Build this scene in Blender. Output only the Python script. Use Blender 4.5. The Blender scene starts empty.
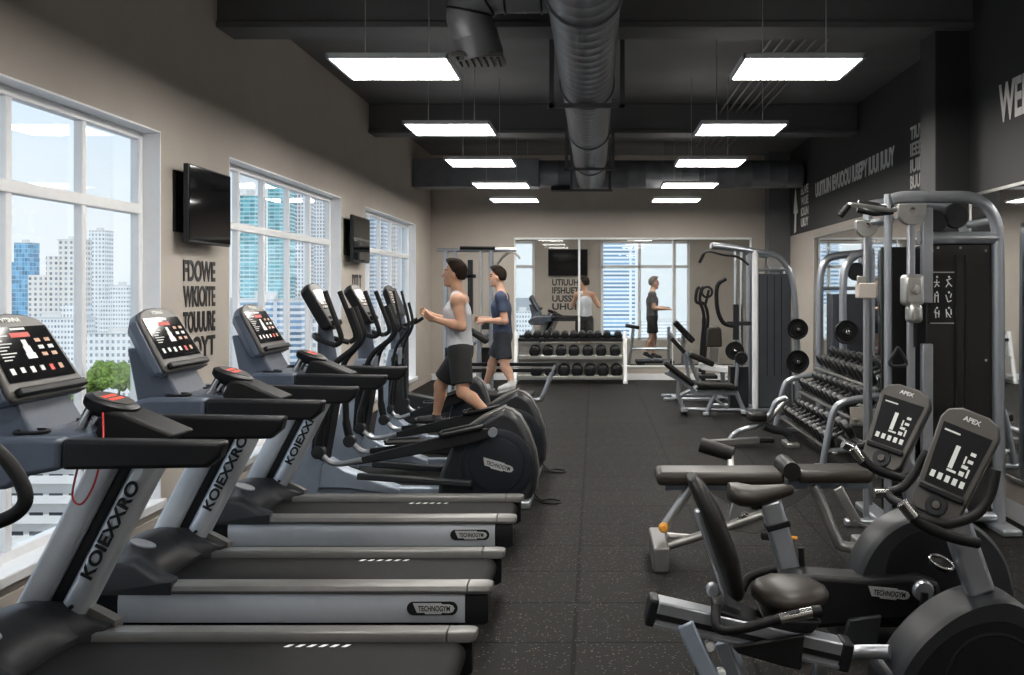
import bpy, bmesh, math, random
import numpy as np
from mathutils import Vector, Matrix, Euler
random.seed(7)
C = bpy.context.scene.collection
PI = math.pi
CAMZ, FPX, VPX, VPY = 1.7, 1000.0, 595.0, 290.0

# ------------------------------------------------------------------ materials
def nodes_of(m):
    m.use_nodes = True
    nt = m.node_tree
    return nt, nt.nodes['Principled BSDF']

def mat(name, col, rough=.5, metal=0., var=.06, vscale=14., bump=0., bscale=200., coat=0., spec=None):
    m = bpy.data.materials.new(name)
    nt, b = nodes_of(m)
    b.inputs['Roughness'].default_value = rough
    b.inputs['Metallic'].default_value = metal
    if coat: b.inputs['Coat Weight'].default_value = coat
    if spec is not None: b.inputs['Specular IOR Level'].default_value = spec
    tc = nt.nodes.new('ShaderNodeTexCoord')
    n = nt.nodes.new('ShaderNodeTexNoise'); n.inputs['Scale'].default_value = vscale; n.inputs['Detail'].default_value = 4
    nt.links.new(tc.outputs['Object'], n.inputs['Vector'])
    r = nt.nodes.new('ShaderNodeValToRGB')
    r.color_ramp.elements[0].position = .3; r.color_ramp.elements[1].position = .7
    lo = [max(0, c*(1-var)) for c in col]; hi = [min(1, c*(1+var)) for c in col]
    r.color_ramp.elements[0].color = (*lo, 1); r.color_ramp.elements[1].color = (*hi, 1)
    nt.links.new(n.outputs['Fac'], r.inputs['Fac'])
    nt.links.new(r.outputs['Color'], b.inputs['Base Color'])
    if bump:
        n2 = nt.nodes.new('ShaderNodeTexNoise'); n2.inputs['Scale'].default_value = bscale
        nt.links.new(tc.outputs['Object'], n2.inputs['Vector'])
        bp = nt.nodes.new('ShaderNodeBump'); bp.inputs['Strength'].default_value = bump; bp.inputs['Distance'].default_value = .004
        nt.links.new(n2.outputs['Fac'], bp.inputs['Height'])
        nt.links.new(bp.outputs['Normal'], b.inputs['Normal'])
    return m

def emit(name, col, strength):
    m = bpy.data.materials.new(name); nt, b = nodes_of(m)
    b.inputs['Base Color'].default_value = (*[c*.5 for c in col], 1)
    b.inputs['Emission Color'].default_value = (*col, 1)
    b.inputs['Emission Strength'].default_value = strength
    return m

M = {}
M['silver'] = mat('silver_paint', (.36, .38, .41), .30, .7, .04)
M['panelsilver'] = mat('treadmill_side_silver', (.50, .53, .57), .34, .4, .03)
M['chrome'] = mat('chrome', (.62, .62, .61), .2, 1., .03)
M['steel'] = mat('brushed_steel', (.52, .52, .50), .3, .85, .06)
M['bluegrey'] = mat('blue_grey_plastic', (.060, .075, .105), .38, .1, .06)
M['bluesilver'] = mat('blue_silver_plastic', (.30, .35, .42), .36, .35, .05)
M['dark'] = mat('dark_plastic', (.009, .0095, .011), .42, 0, .1, bump=.08, bscale=400, spec=.2)
M['black'] = mat('black_rubber', (.006, .006, .0065), .55, 0, .1, spec=.25)
M['darkgrey'] = mat('dark_grey_plastic', (.020, .0215, .0245), .42, 0, .08, spec=.24)
M['wheelnavy'] = mat('dark_navy_disc', (.011, .0135, .019), .45, 0, .08, spec=.3)
M['greyrail'] = mat('grey_rail', (.13, .127, .122), .38, .3, .06)
M['bezel'] = mat('console_bezel', (.060, .056, .051), .42, .1, .05)
M['screen'] = mat('screen_glass', (.006, .006, .007), .08, 0, .05, spec=.2)
M['bikescreen'] = mat('bike_screen', (.018, .018, .019), .1, 0, .06, spec=.25)
M['belt'] = mat('running_belt', (.009, .009, .0093), .68, 0, .12, bump=.25, bscale=500, spec=.15)
M['vinyl'] = mat('black_vinyl', (.010, .0095, .009), .45, 0, .12, bump=.12, bscale=90, spec=.25)
M['brownvinyl'] = mat('brown_black_vinyl', (.026, .021, .017), .42, 0, .1, bump=.12, bscale=90, spec=.32)
M['iron'] = mat('black_iron', (.009, .009, .0095), .38, .1, .12, spec=.35)
M['white'] = mat('white_paint', (.85, .86, .87), .4, 0, .02)
M['whitemark'] = mat('white_marking', (.8, .8, .78), .5, 0, .03)
M['redmark'] = mat('red_plastic', (.5, .03, .03), .4)
M['orange'] = mat('orange_plastic', (.75, .33, .04), .4)
M['tv'] = mat('tv_screen', (.004, .004, .005), .05, 0, .05, spec=.15)
M['logosil'] = mat('badge_silver', (.62, .63, .64), .3, .5, .04)
M['shroud'] = mat('tower_shroud', (.012, .012, .013), .22, 0, .08)
M['shroudgrey'] = mat('grey_shroud', (.06, .065, .075), .3, .1, .12, vscale=3)
M['wallbeige'] = mat('beige_wall_paint', (.46, .415, .365), .75, 0, .03, vscale=2.5, bump=.06, bscale=120)
M['walldark'] = mat('charcoal_wall_paint', (.033, .033, .034), .6, 0, .06, vscale=2.5)
M['ceil'] = mat('charcoal_ceiling_paint', (.135, .135, .14), .75, 0, .1, vscale=1.5)
M['beam'] = mat('charcoal_beam_paint', (.11, .11, .115), .65, 0, .08, vscale=2)
M['duct'] = mat('grey_duct_metal', (.20, .21, .23), .42, .4, .12, vscale=5)
M['lettering_black'] = mat('black_vinyl_lettering', (.012, .012, .012), .5)
M['lettering_white'] = mat('white_vinyl_lettering', (.85, .84, .81), .5)
M['panel'] = emit('lamp_diffuser', (1., .96, .905), 33.)
M['panelup'] = emit('lamp_top_glow', (1., .95, .88), 2.2)
M['icon'] = emit('screen_icons', (.85, .85, .82), .38)
M['iconred'] = emit('screen_icons_red', (.6, .05, .03), .42)
M['iconwarm'] = emit('screen_icons_warm', (.7, .4, .25), .18)
M['led'] = emit('red_led_digits', (.9, .08, .04), 1.0)
M['lcd'] = emit('lcd_digits', (.75, .76, .72), .32)

def glass_mat():
    m = bpy.data.materials.new('window_glass'); m.use_nodes = True; nt = m.node_tree
    nt.nodes.clear()
    o = nt.nodes.new('ShaderNodeOutputMaterial'); mx = nt.nodes.new('ShaderNodeMixShader')
    t = nt.nodes.new('ShaderNodeBsdfTransparent'); t.inputs[0].default_value = (.97, .985, .985, 1)
    g = nt.nodes.new('ShaderNodeBsdfGlossy'); g.inputs['Roughness'].default_value = 0.0
    ge = nt.nodes.new('ShaderNodeNewGeometry'); dp = nt.nodes.new('ShaderNodeVectorMath'); dp.operation = 'DOT_PRODUCT'
    nt.links.new(ge.outputs['Incoming'], dp.inputs[0]); nt.links.new(ge.outputs['Normal'], dp.inputs[1])
    def mth(op, a, b=0.):
        n = nt.nodes.new('ShaderNodeMath'); n.operation = op
        for i, v in enumerate((a, b)):
            if isinstance(v, (int, float)): n.inputs[i].default_value = v
            else: nt.links.new(v, n.inputs[i])
        return n.outputs[0]
    fr = mth('ADD', .03, mth('MULTIPLY', .9, mth('POWER', mth('SUBTRACT', 1., mth('ABSOLUTE', dp.outputs['Value'])), 5.)))
    nt.links.new(fr, mx.inputs[0]); nt.links.new(t.outputs[0], mx.inputs[1]); nt.links.new(g.outputs[0], mx.inputs[2])
    nt.links.new(mx.outputs[0], o.inputs['Surface'])
    return m
M['glass'] = glass_mat()
mm = mat('mirror_silver', (.82, .83, .83), .02, 1., .01); M['mirror'] = mm

def floor_mat():
    m = bpy.data.materials.new('speckled_rubber_tiles'); nt, b = nodes_of(m)
    tc = nt.nodes.new('ShaderNodeTexCoord')
    mp = nt.nodes.new('ShaderNodeMapping'); mp.inputs['Location'].default_value = (.10, .06, 0)
    nt.links.new(tc.outputs['Object'], mp.inputs['Vector'])
    br = nt.nodes.new('ShaderNodeTexBrick'); br.offset = 0; br.squash = 1
    br.inputs['Scale'].default_value = 1; br.inputs['Mortar Size'].default_value = .012
    br.inputs['Mortar Smooth'].default_value = .2
    br.inputs['Brick Width'].default_value = .83; br.inputs['Row Height'].default_value = .61
    br.inputs['Color1'].default_value = (.0100, .0094, .0086, 1); br.inputs['Color2'].default_value = (.0135, .0127, .0116, 1)
    br.inputs['Mortar'].default_value = (.0006, .0006, .0006, 1)
    nt.links.new(mp.outputs[0], br.inputs['Vector'])
    v = nt.nodes.new('ShaderNodeTexVoronoi'); v.inputs['Scale'].default_value = 75
    nt.links.new(tc.outputs['Object'], v.inputs['Vector'])
    bw = nt.nodes.new('ShaderNodeRGBToBW'); nt.links.new(v.outputs['Color'], bw.inputs[0])
    lt = nt.nodes.new('ShaderNodeMath'); lt.operation = 'GREATER_THAN'; lt.inputs[1].default_value = .74
    nt.links.new(bw.outputs[0], lt.inputs[0])
    l2 = nt.nodes.new('ShaderNodeMath'); l2.operation = 'LESS_THAN'; l2.inputs[1].default_value = .35
    nt.links.new(v.outputs['Distance'], l2.inputs[0])
    an = nt.nodes.new('ShaderNodeMath'); an.operation = 'MULTIPLY'
    nt.links.new(lt.outputs[0], an.inputs[0]); nt.links.new(l2.outputs[0], an.inputs[1])
    mx = nt.nodes.new('ShaderNodeMix'); mx.data_type = 'RGBA'
    nt.links.new(an.outputs[0], mx.inputs[0]); nt.links.new(br.outputs['Color'], mx.inputs[6])
    mx.inputs[7].default_value = (.10, .09, .078, 1)
    nt.links.new(mx.outputs[2], b.inputs['Base Color'])
    n = nt.nodes.new('ShaderNodeTexNoise'); n.inputs['Scale'].default_value = 260
    nt.links.new(tc.outputs['Object'], n.inputs['Vector'])
    bp = nt.nodes.new('ShaderNodeBump'); bp.inputs['Strength'].default_value = .35; bp.inputs['Distance'].default_value = .004
    sb = nt.nodes.new('ShaderNodeMath'); sb.operation = 'SUBTRACT'
    nt.links.new(n.outputs['Fac'], sb.inputs[0]); nt.links.new(br.outputs['Fac'], sb.inputs[1])
    nt.links.new(sb.outputs[0], bp.inputs['Height']); nt.links.new(bp.outputs['Normal'], b.inputs['Normal'])
    b.inputs['Roughness'].default_value = .62; b.inputs['Specular IOR Level'].default_value = .07
    return m
M['floor'] = floor_mat()

def facade_mat(name, wall, glass, cw, ch, fw, fh, rough=.5, gl_rough=.2):
    """window grid: cells cw x ch metres, window fraction fw x fh"""
    m = bpy.data.materials.new(name); nt, b = nodes_of(m)
    tc = nt.nodes.new('ShaderNodeTexCoord'); sp = nt.nodes.new('ShaderNodeSeparateXYZ')
    nt.links.new(tc.outputs['Object'], sp.inputs[0])
    def mth(op, a, bb=None, c=None):
        n = nt.nodes.new('ShaderNodeMath'); n.operation = op
        for i, v in enumerate((a, bb)):
            if v is None: continue
            if isinstance(v, (int, float)): n.inputs[i].default_value = v
            else: nt.links.new(v, n.inputs[i])
        return n.outputs[0]
    u = mth('ADD', sp.outputs[0], sp.outputs[1])
    fu = mth('FRACT', mth('DIVIDE', u, cw)); fv = mth('FRACT', mth('DIVIDE', sp.outputs[2], ch))
    w = mth('MULTIPLY', mth('LESS_THAN', fu, fw), mth('LESS_THAN', fv, fh))
    nz = nt.nodes.new('ShaderNodeTexWhiteNoise'); nz.noise_dimensions = '2D'
    cb = nt.nodes.new('ShaderNodeCombineXYZ')
    nt.links.new(mth('FLOOR', mth('DIVIDE', u, cw)), cb.inputs[0]); nt.links.new(mth('FLOOR', mth('DIVIDE', sp.outputs[2], ch)), cb.inputs[1])
    nt.links.new(cb.outputs[0], nz.inputs['Vector'])
    g = nt.nodes.new('ShaderNodeMix'); g.data_type = 'RGBA'
    nt.links.new(nz.outputs['Value'], g.inputs[0])
    g.inputs[6].default_value = (*[c*.6 for c in glass], 1); g.inputs[7].default_value = (*[min(1, c*1.4) for c in glass], 1)
    mx = nt.nodes.new('ShaderNodeMix'); mx.data_type = 'RGBA'
    nt.links.new(w, mx.inputs[0]); mx.inputs[6].default_value = (*wall, 1); nt.links.new(g.outputs[2], mx.inputs[7])
    nt.links.new(mx.outputs[2], b.inputs['Base Color'])
    rr = nt.nodes.new('ShaderNodeMix'); rr.data_type = 'FLOAT'
    nt.links.new(w, rr.inputs[0]); rr.inputs[2].default_value = rough; rr.inputs[3].default_value = gl_rough
    nt.links.new(rr.outputs[0], b.inputs['Roughness'])
    return m

# ------------------------------------------------------------------ geometry helper
def V(*a): return Vector(a)

def spline(pts, n=6):
    pts = [Vector(p) for p in pts]
    out = []
    for i in range(len(pts)-1):
        p0 = pts[max(i-1, 0)]; p1 = pts[i]; p2 = pts[i+1]; p3 = pts[min(i+2, len(pts)-1)]
        for k in range(n):
            t = k/n
            out.append(.5*((2*p1)+(p2-p0)*t+(2*p0-5*p1+4*p2-p3)*t*t+(3*p1-p0-3*p2+p3)*t**3))
    out.append(pts[-1]); return out

def frame(d):
    d = Vector(d).normalized()
    up = Vector((0, 0, 1)) if abs(d.z) < .95 else Vector((1, 0, 0))
    s = d.cross(up).normalized(); u = s.cross(d).normalized()
    return d, s, u

class MB:
    def __init__(s): s.v = []; s.f = []; s.mi = []; s.cur = 0
    def add(s, vs, fs):
        o = len(s.v); s.v += [Vector(p) for p in vs]
        s.f += [[i+o for i in f] for f in fs]; s.mi += [s.cur]*len(fs); return s
    def box(s, c, d, rot=None):
        c = Vector(c); h = [x/2 for x in d]
        vs = [Vector((x*h[0], y*h[1], z*h[2])) for x in (-1, 1) for y in (-1, 1) for z in (-1, 1)]
        if rot is not None:
            R = rot if isinstance(rot, Matrix) else Euler(rot).to_matrix()
            vs = [R @ p for p in vs]
        return s.add([p+c for p in vs], [(0, 1, 3, 2), (4, 6, 7, 5), (0, 4, 5, 1), (2, 3, 7, 6), (0, 2, 6, 4), (1, 5, 7, 3)])
    def bb(s, x0, x1, y0, y1, z0, z1): return s.box(((x0+x1)/2, (y0+y1)/2, (z0+z1)/2), (x1-x0, y1-y0, z1-z0))
    def bar(s, a, b, w, h, up=None):
        """box beam from a to b; w across, h in the 'up' direction"""
        a = Vector(a); b = Vector(b); d, sd, u = frame(b-a)
        if up is not None:
            u = Vector(up); u = (u-d*u.dot(d)).normalized(); sd = d.cross(u)
        R = Matrix((d, sd, u)).transposed()
        return s.box((a+b)/2, ((b-a).length, w, h), R)
    def loft(s, rings, cap=True, closed=False):
        n = len(rings[0]); vs = [p for r in rings for p in r]; fs = []
        m = len(rings)
        for i in range(m if closed else m-1):
            j = (i+1) % m
            for k in range(n):
                l = (k+1) % n
                fs.append((i*n+k, i*n+l, j*n+l, j*n+k))
        if cap and not closed: fs += [tuple(reversed(range(n))), tuple(range((m-1)*n, m*n))]
        return s.add(vs, fs)
    def tube(s, pts, r, seg=10, closed=False, flat=1.):
        pts = [Vector(p) for p in pts]; n = len(pts)
        R = r if isinstance(r, (list, tuple)) else [r]*n
        if len(R) != n: R = [R[min(int(i*len(R)/n), len(R)-1)] for i in range(n)]
        rings = []; pu = None
        for i, p in enumerate(pts):
            if closed: d = pts[(i+1) % n]-pts[i-1]
            else: d = pts[min(i+1, n-1)]-pts[max(i-1, 0)]
            d = d.normalized()
            if pu is None: _, sd, u = frame(d)
            else:
                u = (pu-d*pu.dot(d))
                u = u.normalized() if u.length > 1e-6 else frame(d)[2]
                sd = d.cross(u)
            pu = u
            rings.append([p+(sd*math.cos(2*PI*k/seg)+u*math.sin(2*PI*k/seg)*flat)*R[i] for k in range(seg)])
        return s.loft(rings, not closed, closed)
    def cyl(s, a, b, r, seg=16, r2=None): return s.tube([a, b], [r, r if r2 is None else r2], seg)
    def prism(s, poly, a, b, axis='y', sa=1., sb=1., mid=None):
        """poly: 2D points; axis y: (x,z) extruded y=a..b; axis x: (y,z); axis z: (x,y).  optional (offset, scale) stations in mid"""
        def P(q, t):
            return {'y': (q[0], t, q[1]), 'x': (t, q[0], q[1]), 'z': (q[0], q[1], t)}[axis]
        cx = sum(p[0] for p in poly)/len(poly); cy = sum(p[1] for p in poly)/len(poly)
        st = [(a, sa)]+(mid or [])+[(b, sb)]
        return s.loft([[P((cx+(p[0]-cx)*k, cy+(p[1]-cy)*k), t) for p in poly] for t, k in st])
    def slab(s, poly, n, th):
        """planar 3D polygon given thickness th along n"""
        n = Vector(n).normalized()*th
        return s.loft([[Vector(p) for p in poly], [Vector(p)+n for p in poly]])
    def lathe(s, c, ax, prof, seg=20):
        """prof: (distance along axis, radius)"""
        d, sd, u = frame(ax); c = Vector(c)
        return s.loft([[c+d*t+(sd*math.cos(2*PI*k/seg)+u*math.sin(2*PI*k/seg))*max(r, 1e-4) for k in range(seg)] for t, r in prof])
    def ring(s, c, ax, R, r, seg=24, rs=8):
        d, sd, u = frame(ax); c = Vector(c)
        return s.tube([c+(sd*math.cos(2*PI*k/seg)+u*math.sin(2*PI*k/seg))*R for k in range(seg)], r, rs, True)
    def build(s, name, m, parent=None, bevel=0, smooth=35, seg=2, local=False):
        me = bpy.data.meshes.new(name)
        off = Vector((0, 0, 0)) if (parent is None or local) else world_loc(parent)
        me.from_pydata([tuple(p-off) for p in s.v], [], s.f)
        ms = m if isinstance(m, (list, tuple)) else [m]
        for x in ms: me.materials.append(M[x] if isinstance(x, str) else x)
        if len(ms) > 1: me.polygons.foreach_set('material_index', s.mi)
        b = bmesh.new(); b.from_mesh(me); bmesh.ops.recalc_face_normals(b, faces=b.faces); b.to_mesh(me); b.free()
        for p in me.polygons: p.use_smooth = True
        me.set_sharp_from_angle(angle=math.radians(smooth))
        o = bpy.data.objects.new(name, me); C.objects.link(o)
        if parent is not None: o.parent = parent
        if bevel:
            bv = o.modifiers.new('bevel', 'BEVEL'); bv.width = bevel; bv.segments = seg; bv.limit_method = 'ANGLE'; bv.angle_limit = math.radians(40)
            bv.harden_normals = False
        return o

def world_loc(o):
    p = Vector((0, 0, 0))
    while o is not None: p = p+o.location; o = o.parent
    return p

def tag(o, label, cat, group=None, kind=None):
    if label: o['label'] = label
    if cat: o['category'] = cat
    if group: o['group'] = group
    if kind: o['kind'] = kind
    return o
def thing(name, loc, label, cat, group=None):
    o = bpy.data.objects.new(name, None); C.objects.link(o); o.location = loc; o.empty_display_size = .1
    return tag(o, label, cat, group)
def struct(o): o['kind'] = 'structure'; return o
def kids(o): return [c for c in bpy.data.objects if c.parent == o]
def copy_tree(o, loc=None, label=None, parent=None):
    c = o.copy(); C.objects.link(c); c.parent = parent
    if loc is not None: c.location = loc
    if label: c['label'] = label
    for ch in kids(o): copy_tree(ch, parent=c)
    return c

def lettering(name, text, h, m, parent, origin, xdir, updir, width=None, ext=.003, bold=.0, loc_off=True):
    """text as a mesh, baseline start at origin, cap height h, stretched to width"""
    cu = bpy.data.curves.new(name, 'FONT'); cu.body = text; cu.size = 1; cu.extrude = 0; cu.offset = bold
    ob = bpy.data.objects.new(name, cu); C.objects.link(ob)
    dg = bpy.context.evaluated_depsgraph_get()
    me = bpy.data.meshes.new_from_object(ob.evaluated_get(dg))
    C.objects.unlink(ob); bpy.data.objects.remove(ob)
    co = [v.co.copy() for v in me.vertices]
    x0 = min(c.x for c in co); x1 = max(c.x for c in co); y0 = min(c.y for c in co); y1 = max(c.y for c in co)
    fs = [list(p.vertices) for p in me.polygons]
    X = Vector(xdir).normalized(); U = Vector(updir).normalized(); N = X.cross(U).normalized()
    sy = h/(y1-y0); sx = sy if width is None else width/(x1-x0)
    O = Vector(origin)
    b = MB(); n = len(co)
    front = [O+X*(c.x-x0)*sx+U*(c.y-y0)*sy+N*ext for c in co]
    b.v = front; b.f = fs; b.mi = [0]*len(fs)
    # rim: give the letters thickness
    edges = {}
    for f in fs:
        for i in range(len(f)):
            e = (f[i], f[(i+1) % len(f)]); k = tuple(sorted(e)); edges[k] = None if k in edges else e
    b.v = front+[p-N*ext for p in front]
    for e in edges.values():
        if e: b.f.append([e[1], e[0], e[0]+n, e[1]+n]); b.mi.append(0)
    bpy.data.meshes.remove(me)
    return b.build(name, m, parent, smooth=20)

def W(px, py, Y):
    """a point at depth Y, measured on the photograph"""
    return Vector(((px-VPX)*Y/FPX, Y, CAMZ-(py-VPY)*Y/FPX))
# ------------------------------------------------------------------ the room
XL, XR, XF, YB, YFRONT, ZC = -3.1, 3.1, 3.6, 18.9, -1.2, 4.25
YJ = 8.29
fl = struct(MB().bb(-3.4, 3.9, YFRONT, 23.2, -.2, 0).build('floor', 'floor'))
struct(MB().bb(-3.4, 3.9, YFRONT, 19.05, ZC, ZC+.2).build('ceiling', 'ceil'))
wins = [(.1, 3.15), (3.75, 7.13), (8.47, 12.2), (13.5, 17.27)]
WZ0, WZ1 = .2, 2.83
b = MB(); y = YFRONT
for a, c in wins:
    b.bb(-3.292, XL, y, a, 0, ZC); b.bb(-3.292, XL, a, c, 0, WZ0); b.bb(-3.292, XL, a, c, WZ1, ZC); y = c
b.bb(-3.292, XL, y, 19.05, 0, ZC)
struct(b.build('wall_left', 'wallbeige'))
# back wall with wide glazing that stands in for a mirror
GX0, GX1, GZ0, GZ1 = -1.53, 2.96, .24, 2.69
b = MB()
b.bb(XL, GX0, YB, YB+.15, 0, ZC); b.bb(GX1, XF, YB, YB+.15, 0, ZC)
b.bb(GX0, GX1, YB, YB+.15, 0, GZ0); b.bb(GX0, GX1, YB, YB+.15, GZ1, ZC)
struct(b.build('wall_back', 'wallbeige'))
# right wall: near stretch, jog at the pillar, far stretch with dark upper band
b = MB()
b.bb(XR, XR+.2, YFRONT, YJ+.2, 0, 2.49); b.bb(XF, XF+.2, YJ, 19.05, 0, 2.69)
b.cur = 1
b.bb(XR, XR+.2, YFRONT, YJ+.2, 2.49, ZC); b.bb(XF, XF+.2, YJ, 19.05, 2.69, ZC)
struct(b.build('wall_right', ['wallbeige', 'walldark']))
struct(MB().bb(-3.4, 3.9, YFRONT-.2, YFRONT, 0, ZC).build('wall_front', 'wallbeige'))
struct(MB().bb(2.82, XF, YJ, YJ+.39, 0, ZC).build('trim_1', 'walldark', bevel=.01))
struct(MB().bb(3.21, XF, 18.42, YB, 0, ZC).build('trim_2', 'ceil', bevel=.01))
# ceiling beams
for i, (yy, z) in enumerate(((8.2, 3.86), (13.7, 3.86), (2.7, 3.86))):
    struct(MB().bb(XL, XF, yy, yy+.35, z, ZC).bb(XL, XF, yy-.03, yy+.38, z-.012, z+.04).build('trim_%d' % (3+i), 'beam', bevel=.008))
# baseboards
b = MB().bb(XR-.018, XR, YFRONT, YJ, 0, .14); struct(b.build('baseboard_right', 'white', bevel=.004))
b = MB().bb(XL, 3.2, YB-.018, YB, 0, .12); struct(b.build('baseboard_back', 'white', bevel=.004))
b = MB().bb(XL, XL+.018, 0, YB, 0, .1); struct(b.build('baseboard_left', 'wallbeige', bevel=.004))
b = MB().bb(XF-.018, XF, YJ+.4, 18.4, 0, .12); struct(b.build('baseboard_far', 'white', bevel=.004))

def window(idx, y0, y1, mull, trans=2.27):
    r = thing('window_%d' % idx, (-3.25, (y0+y1)/2, WZ0), None, None); r['kind'] = 'structure'
    f = MB(); x0, x1 = -3.285, -3.22; t = .065
    f.bb(x0, x1, y0, y0+t, WZ0, WZ1).bb(x0, x1, y1-t, y1, WZ0, WZ1).bb(x0, x1, y0+t, y1-t, WZ0, WZ0+t).bb(x0, x1, y0+t, y1-t, WZ1-t, WZ1)
    f.bb(x0+.005, x1+.012, y0+t, y1-t, trans-.036, trans+.036)
    for y in mull: f.bb(x0+.012, x1+.004, y-.027, y+.027, WZ0+t, WZ1-t)
    f.build('window_frame', 'white', r, bevel=.006)
    g = MB().bb(-3.268, -3.26, y0+t/2, y1-t/2, WZ0+t/2, WZ1-t/2)
    g.build('window_pane', 'glass', r)
    s = MB().bb(-3.22, -3.06, y0-.03, y1+.03, WZ0-.05, WZ0+.012); s.build('window_sill', 'white', r, bevel=.008)
    rv = MB()
    rv.bb(-3.22, XL+.004, y1-.012, y1+.0, WZ0+.012, WZ1).bb(-3.22, XL+.004, y0, y0+.012, WZ0+.012, WZ1).bb(-3.22, XL+.004, y0, y1, WZ1-.012, WZ1)
    rv.build('window_reveal', 'white', r)
    return r
window(1, .1, 3.15, (.85, 1.62, 2.4))  # extra unseen window, added to let in more daylight
window(2, 3.75, 7.13, (4.68, 5.49, 6.30))
window(3, 8.47, 12.2, (9.04, 9.73, 10.52, 11.30))
window(4, 13.5, 17.27, (14.25, 15.0, 15.8, 16.6))

# glazing in the back wall in place of a mirror: frame, panes
r = thing('window_5', (.7, YB, GZ0), None, None); r['kind'] = 'structure'
f = MB(); y0, y1 = YB-.02, YB+.06; t = .03
f.bb(GX0, GX0+t, y0, y1, GZ0, GZ1).bb(GX1-t, GX1, y0, y1, GZ0, GZ1).bb(GX0, GX1, y0, y1, GZ1-.035, GZ1).bb(GX0, GX1, y0, y1, GZ0, GZ0+t)
f.bb(-.32, -.28, y0, y1, GZ0, GZ1).bb(1.46, 1.475, y0, y1, GZ0, GZ1)
f.build('window_frame', 'white', r, bevel=.004)
MB().bb(GX0+.01, GX1-.01, YB+.03, YB+.038, GZ0+.01, GZ1-.01).build('window_pane', 'glass', r)

# made-up room beyond the glazing, modelling the reflection of a mirror
YE = 22.9
WX = [(-1.95, -1.38), (.13, 2.17)]
FZ0, FZ1 = .55, 2.82
b = MB(); x = -3.4
for a, c in WX:
    b.bb(x, a, YE, YE+.2, 0, ZC); b.bb(a, c, YE, YE+.2, 0, FZ0); b.bb(a, c, YE, YE+.2, FZ1, ZC); x = c
b.bb(x, 3.9, YE, YE+.2, 0, ZC)
struct(b.build('wall_beyond', 'wallbeige'))
struct(MB().bb(-3.4, -3.2, 19.05, YE+.2, 0, ZC).bb(3.7, 3.9, 19.05, YE+.2, 0, ZC).build('wall_beyond_side', 'wallbeige'))
struct(MB().bb(-3.4, 3.9, 19.05, YE+.2, ZC, ZC+.1).build('ceiling_beyond', 'white'))
for i, (a, c, ml) in enumerate(((-1.95, -1.38, ()), (.13, 2.17, (1.02, 1.82)))):
    r = thing('window_%d' % (6+i), ((a+c)/2, YE, FZ0), None, None); r['kind'] = 'structure'
    f = MB(); t = .06
    f.bb(a, a+t, YE, YE+.1, FZ0, FZ1).bb(c-t, c, YE, YE+.1, FZ0, FZ1).bb(a, c, YE, YE+.1, FZ0, FZ0+t).bb(a, c, YE, YE+.1, FZ1-t, FZ1)
    f.bb(a, c, YE, YE+.1, 2.2, 2.27)
    for x in ml: f.bb(x-.035, x+.035, YE, YE+.1, FZ0, FZ1)
    f.build('window_frame', 'white', r, bevel=.005)
    MB().bb(a+.02, c-.02, YE+.05, YE+.058, FZ0+.02, FZ1-.02).build('window_pane', 'glass', r)

# mirrors
def mirror(x, ya, yb, z0, z1, label):
    r = thing('wall_mirror', (x, (ya+yb)/2, z0), label, 'mirror')
    MB().bb(x-.012, x-.002, ya, yb, z0, z1).build('mirror_glass', 'mirror', r)
    f = MB(); t = .025
    f.bb(x-.02, x, ya-t, ya, z0-t, z1+t).bb(x-.02, x, yb, yb+t, z0-t, z1+t).bb(x-.02, x, ya, yb, z1, z1+t).bb(x-.02, x, ya, yb, z0-t, z0)
    f.build('mirror_frame', 'steel', r, bevel=.003)
mirror(XR, 2.2, 8.22, .32, 2.46, 'tall wall mirror on the near right wall beside the black cable tower')
mirror(XF, 9.0, 16.4, .3, 2.55, 'long wall mirror below the dark lettered band, behind the dumbbell rack')

# ------------------------------------------------------------------ lamps
def lamp():
    r = thing('ceiling_light', (0, 0, 3.24), 'square lamp', 'ceiling light', 'suspended lamp panels')
    w, d = .405, .35
    f = MB(); t = .022
    f.bb(-w, -w+t, -d, d, 3.225, 3.258).bb(w-t, w, -d, d, 3.225, 3.258).bb(-w, w, -d, -d+t, 3.225, 3.258).bb(-w, w, d-t, d, 3.225, 3.258).bb(-w, w, -d, d, 3.25, 3.262)
    f.build('lamp_frame', 'white', r, bevel=.003)
    MB().bb(-w+.06, w-.06, -d+.06, d-.06, 3.262, 3.268).build('lamp_upper_diffuser', 'panelup', r)
    MB().bb(-w+t, w-t, -d+t, d-t, 3.226, 3.238).build('lamp_diffuser', 'panel', r)
    for sx in (-1, 1):
        MB().tube([(sx*.22, 0, 3.262), (sx*.22, 0, ZC)], .004, 6).build('suspension_cable', 'steel', r)
    return r
L0 = None
ords = ['nearest', 'second', 'third', 'fourth', 'farthest']
for side, xc in (('left', -1.37), ('right', 1.38)):
    for i, yy in enumerate((6.55, 9.17, 11.67, 14.26, 16.7)):
        lab = '%s glowing lamp panel in the %s ceiling row%s' % (ords[i], side, ' counting from the camera' if i in (1, 2, 3) else ' of five')
        o = L0 or lamp()
        if L0 is None: L0 = o; o.location = (xc, yy+.375, 3.24); o['label'] = lab
        else: copy_tree(L0, (xc, yy+.375, 3.24), lab)
for xc, s in ((-1.37, 'left'), (1.38, 'right')):  # unseen lamps added to brighten the near area and the made-up room
    copy_tree(L0, (xc, 4.3, 3.24), 'out-of-frame lamp panel overhead, added to light the near area, %s row' % s)
    copy_tree(L0, (xc, 1.7, 3.24), 'out-of-frame lamp panel nearest the camera, added for light, %s row' % s)
    copy_tree(L0, (xc, 20.4, 3.24), 'unseen lamp panel added to brighten the made-up room beyond the glazing, %s side' % s)

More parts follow.
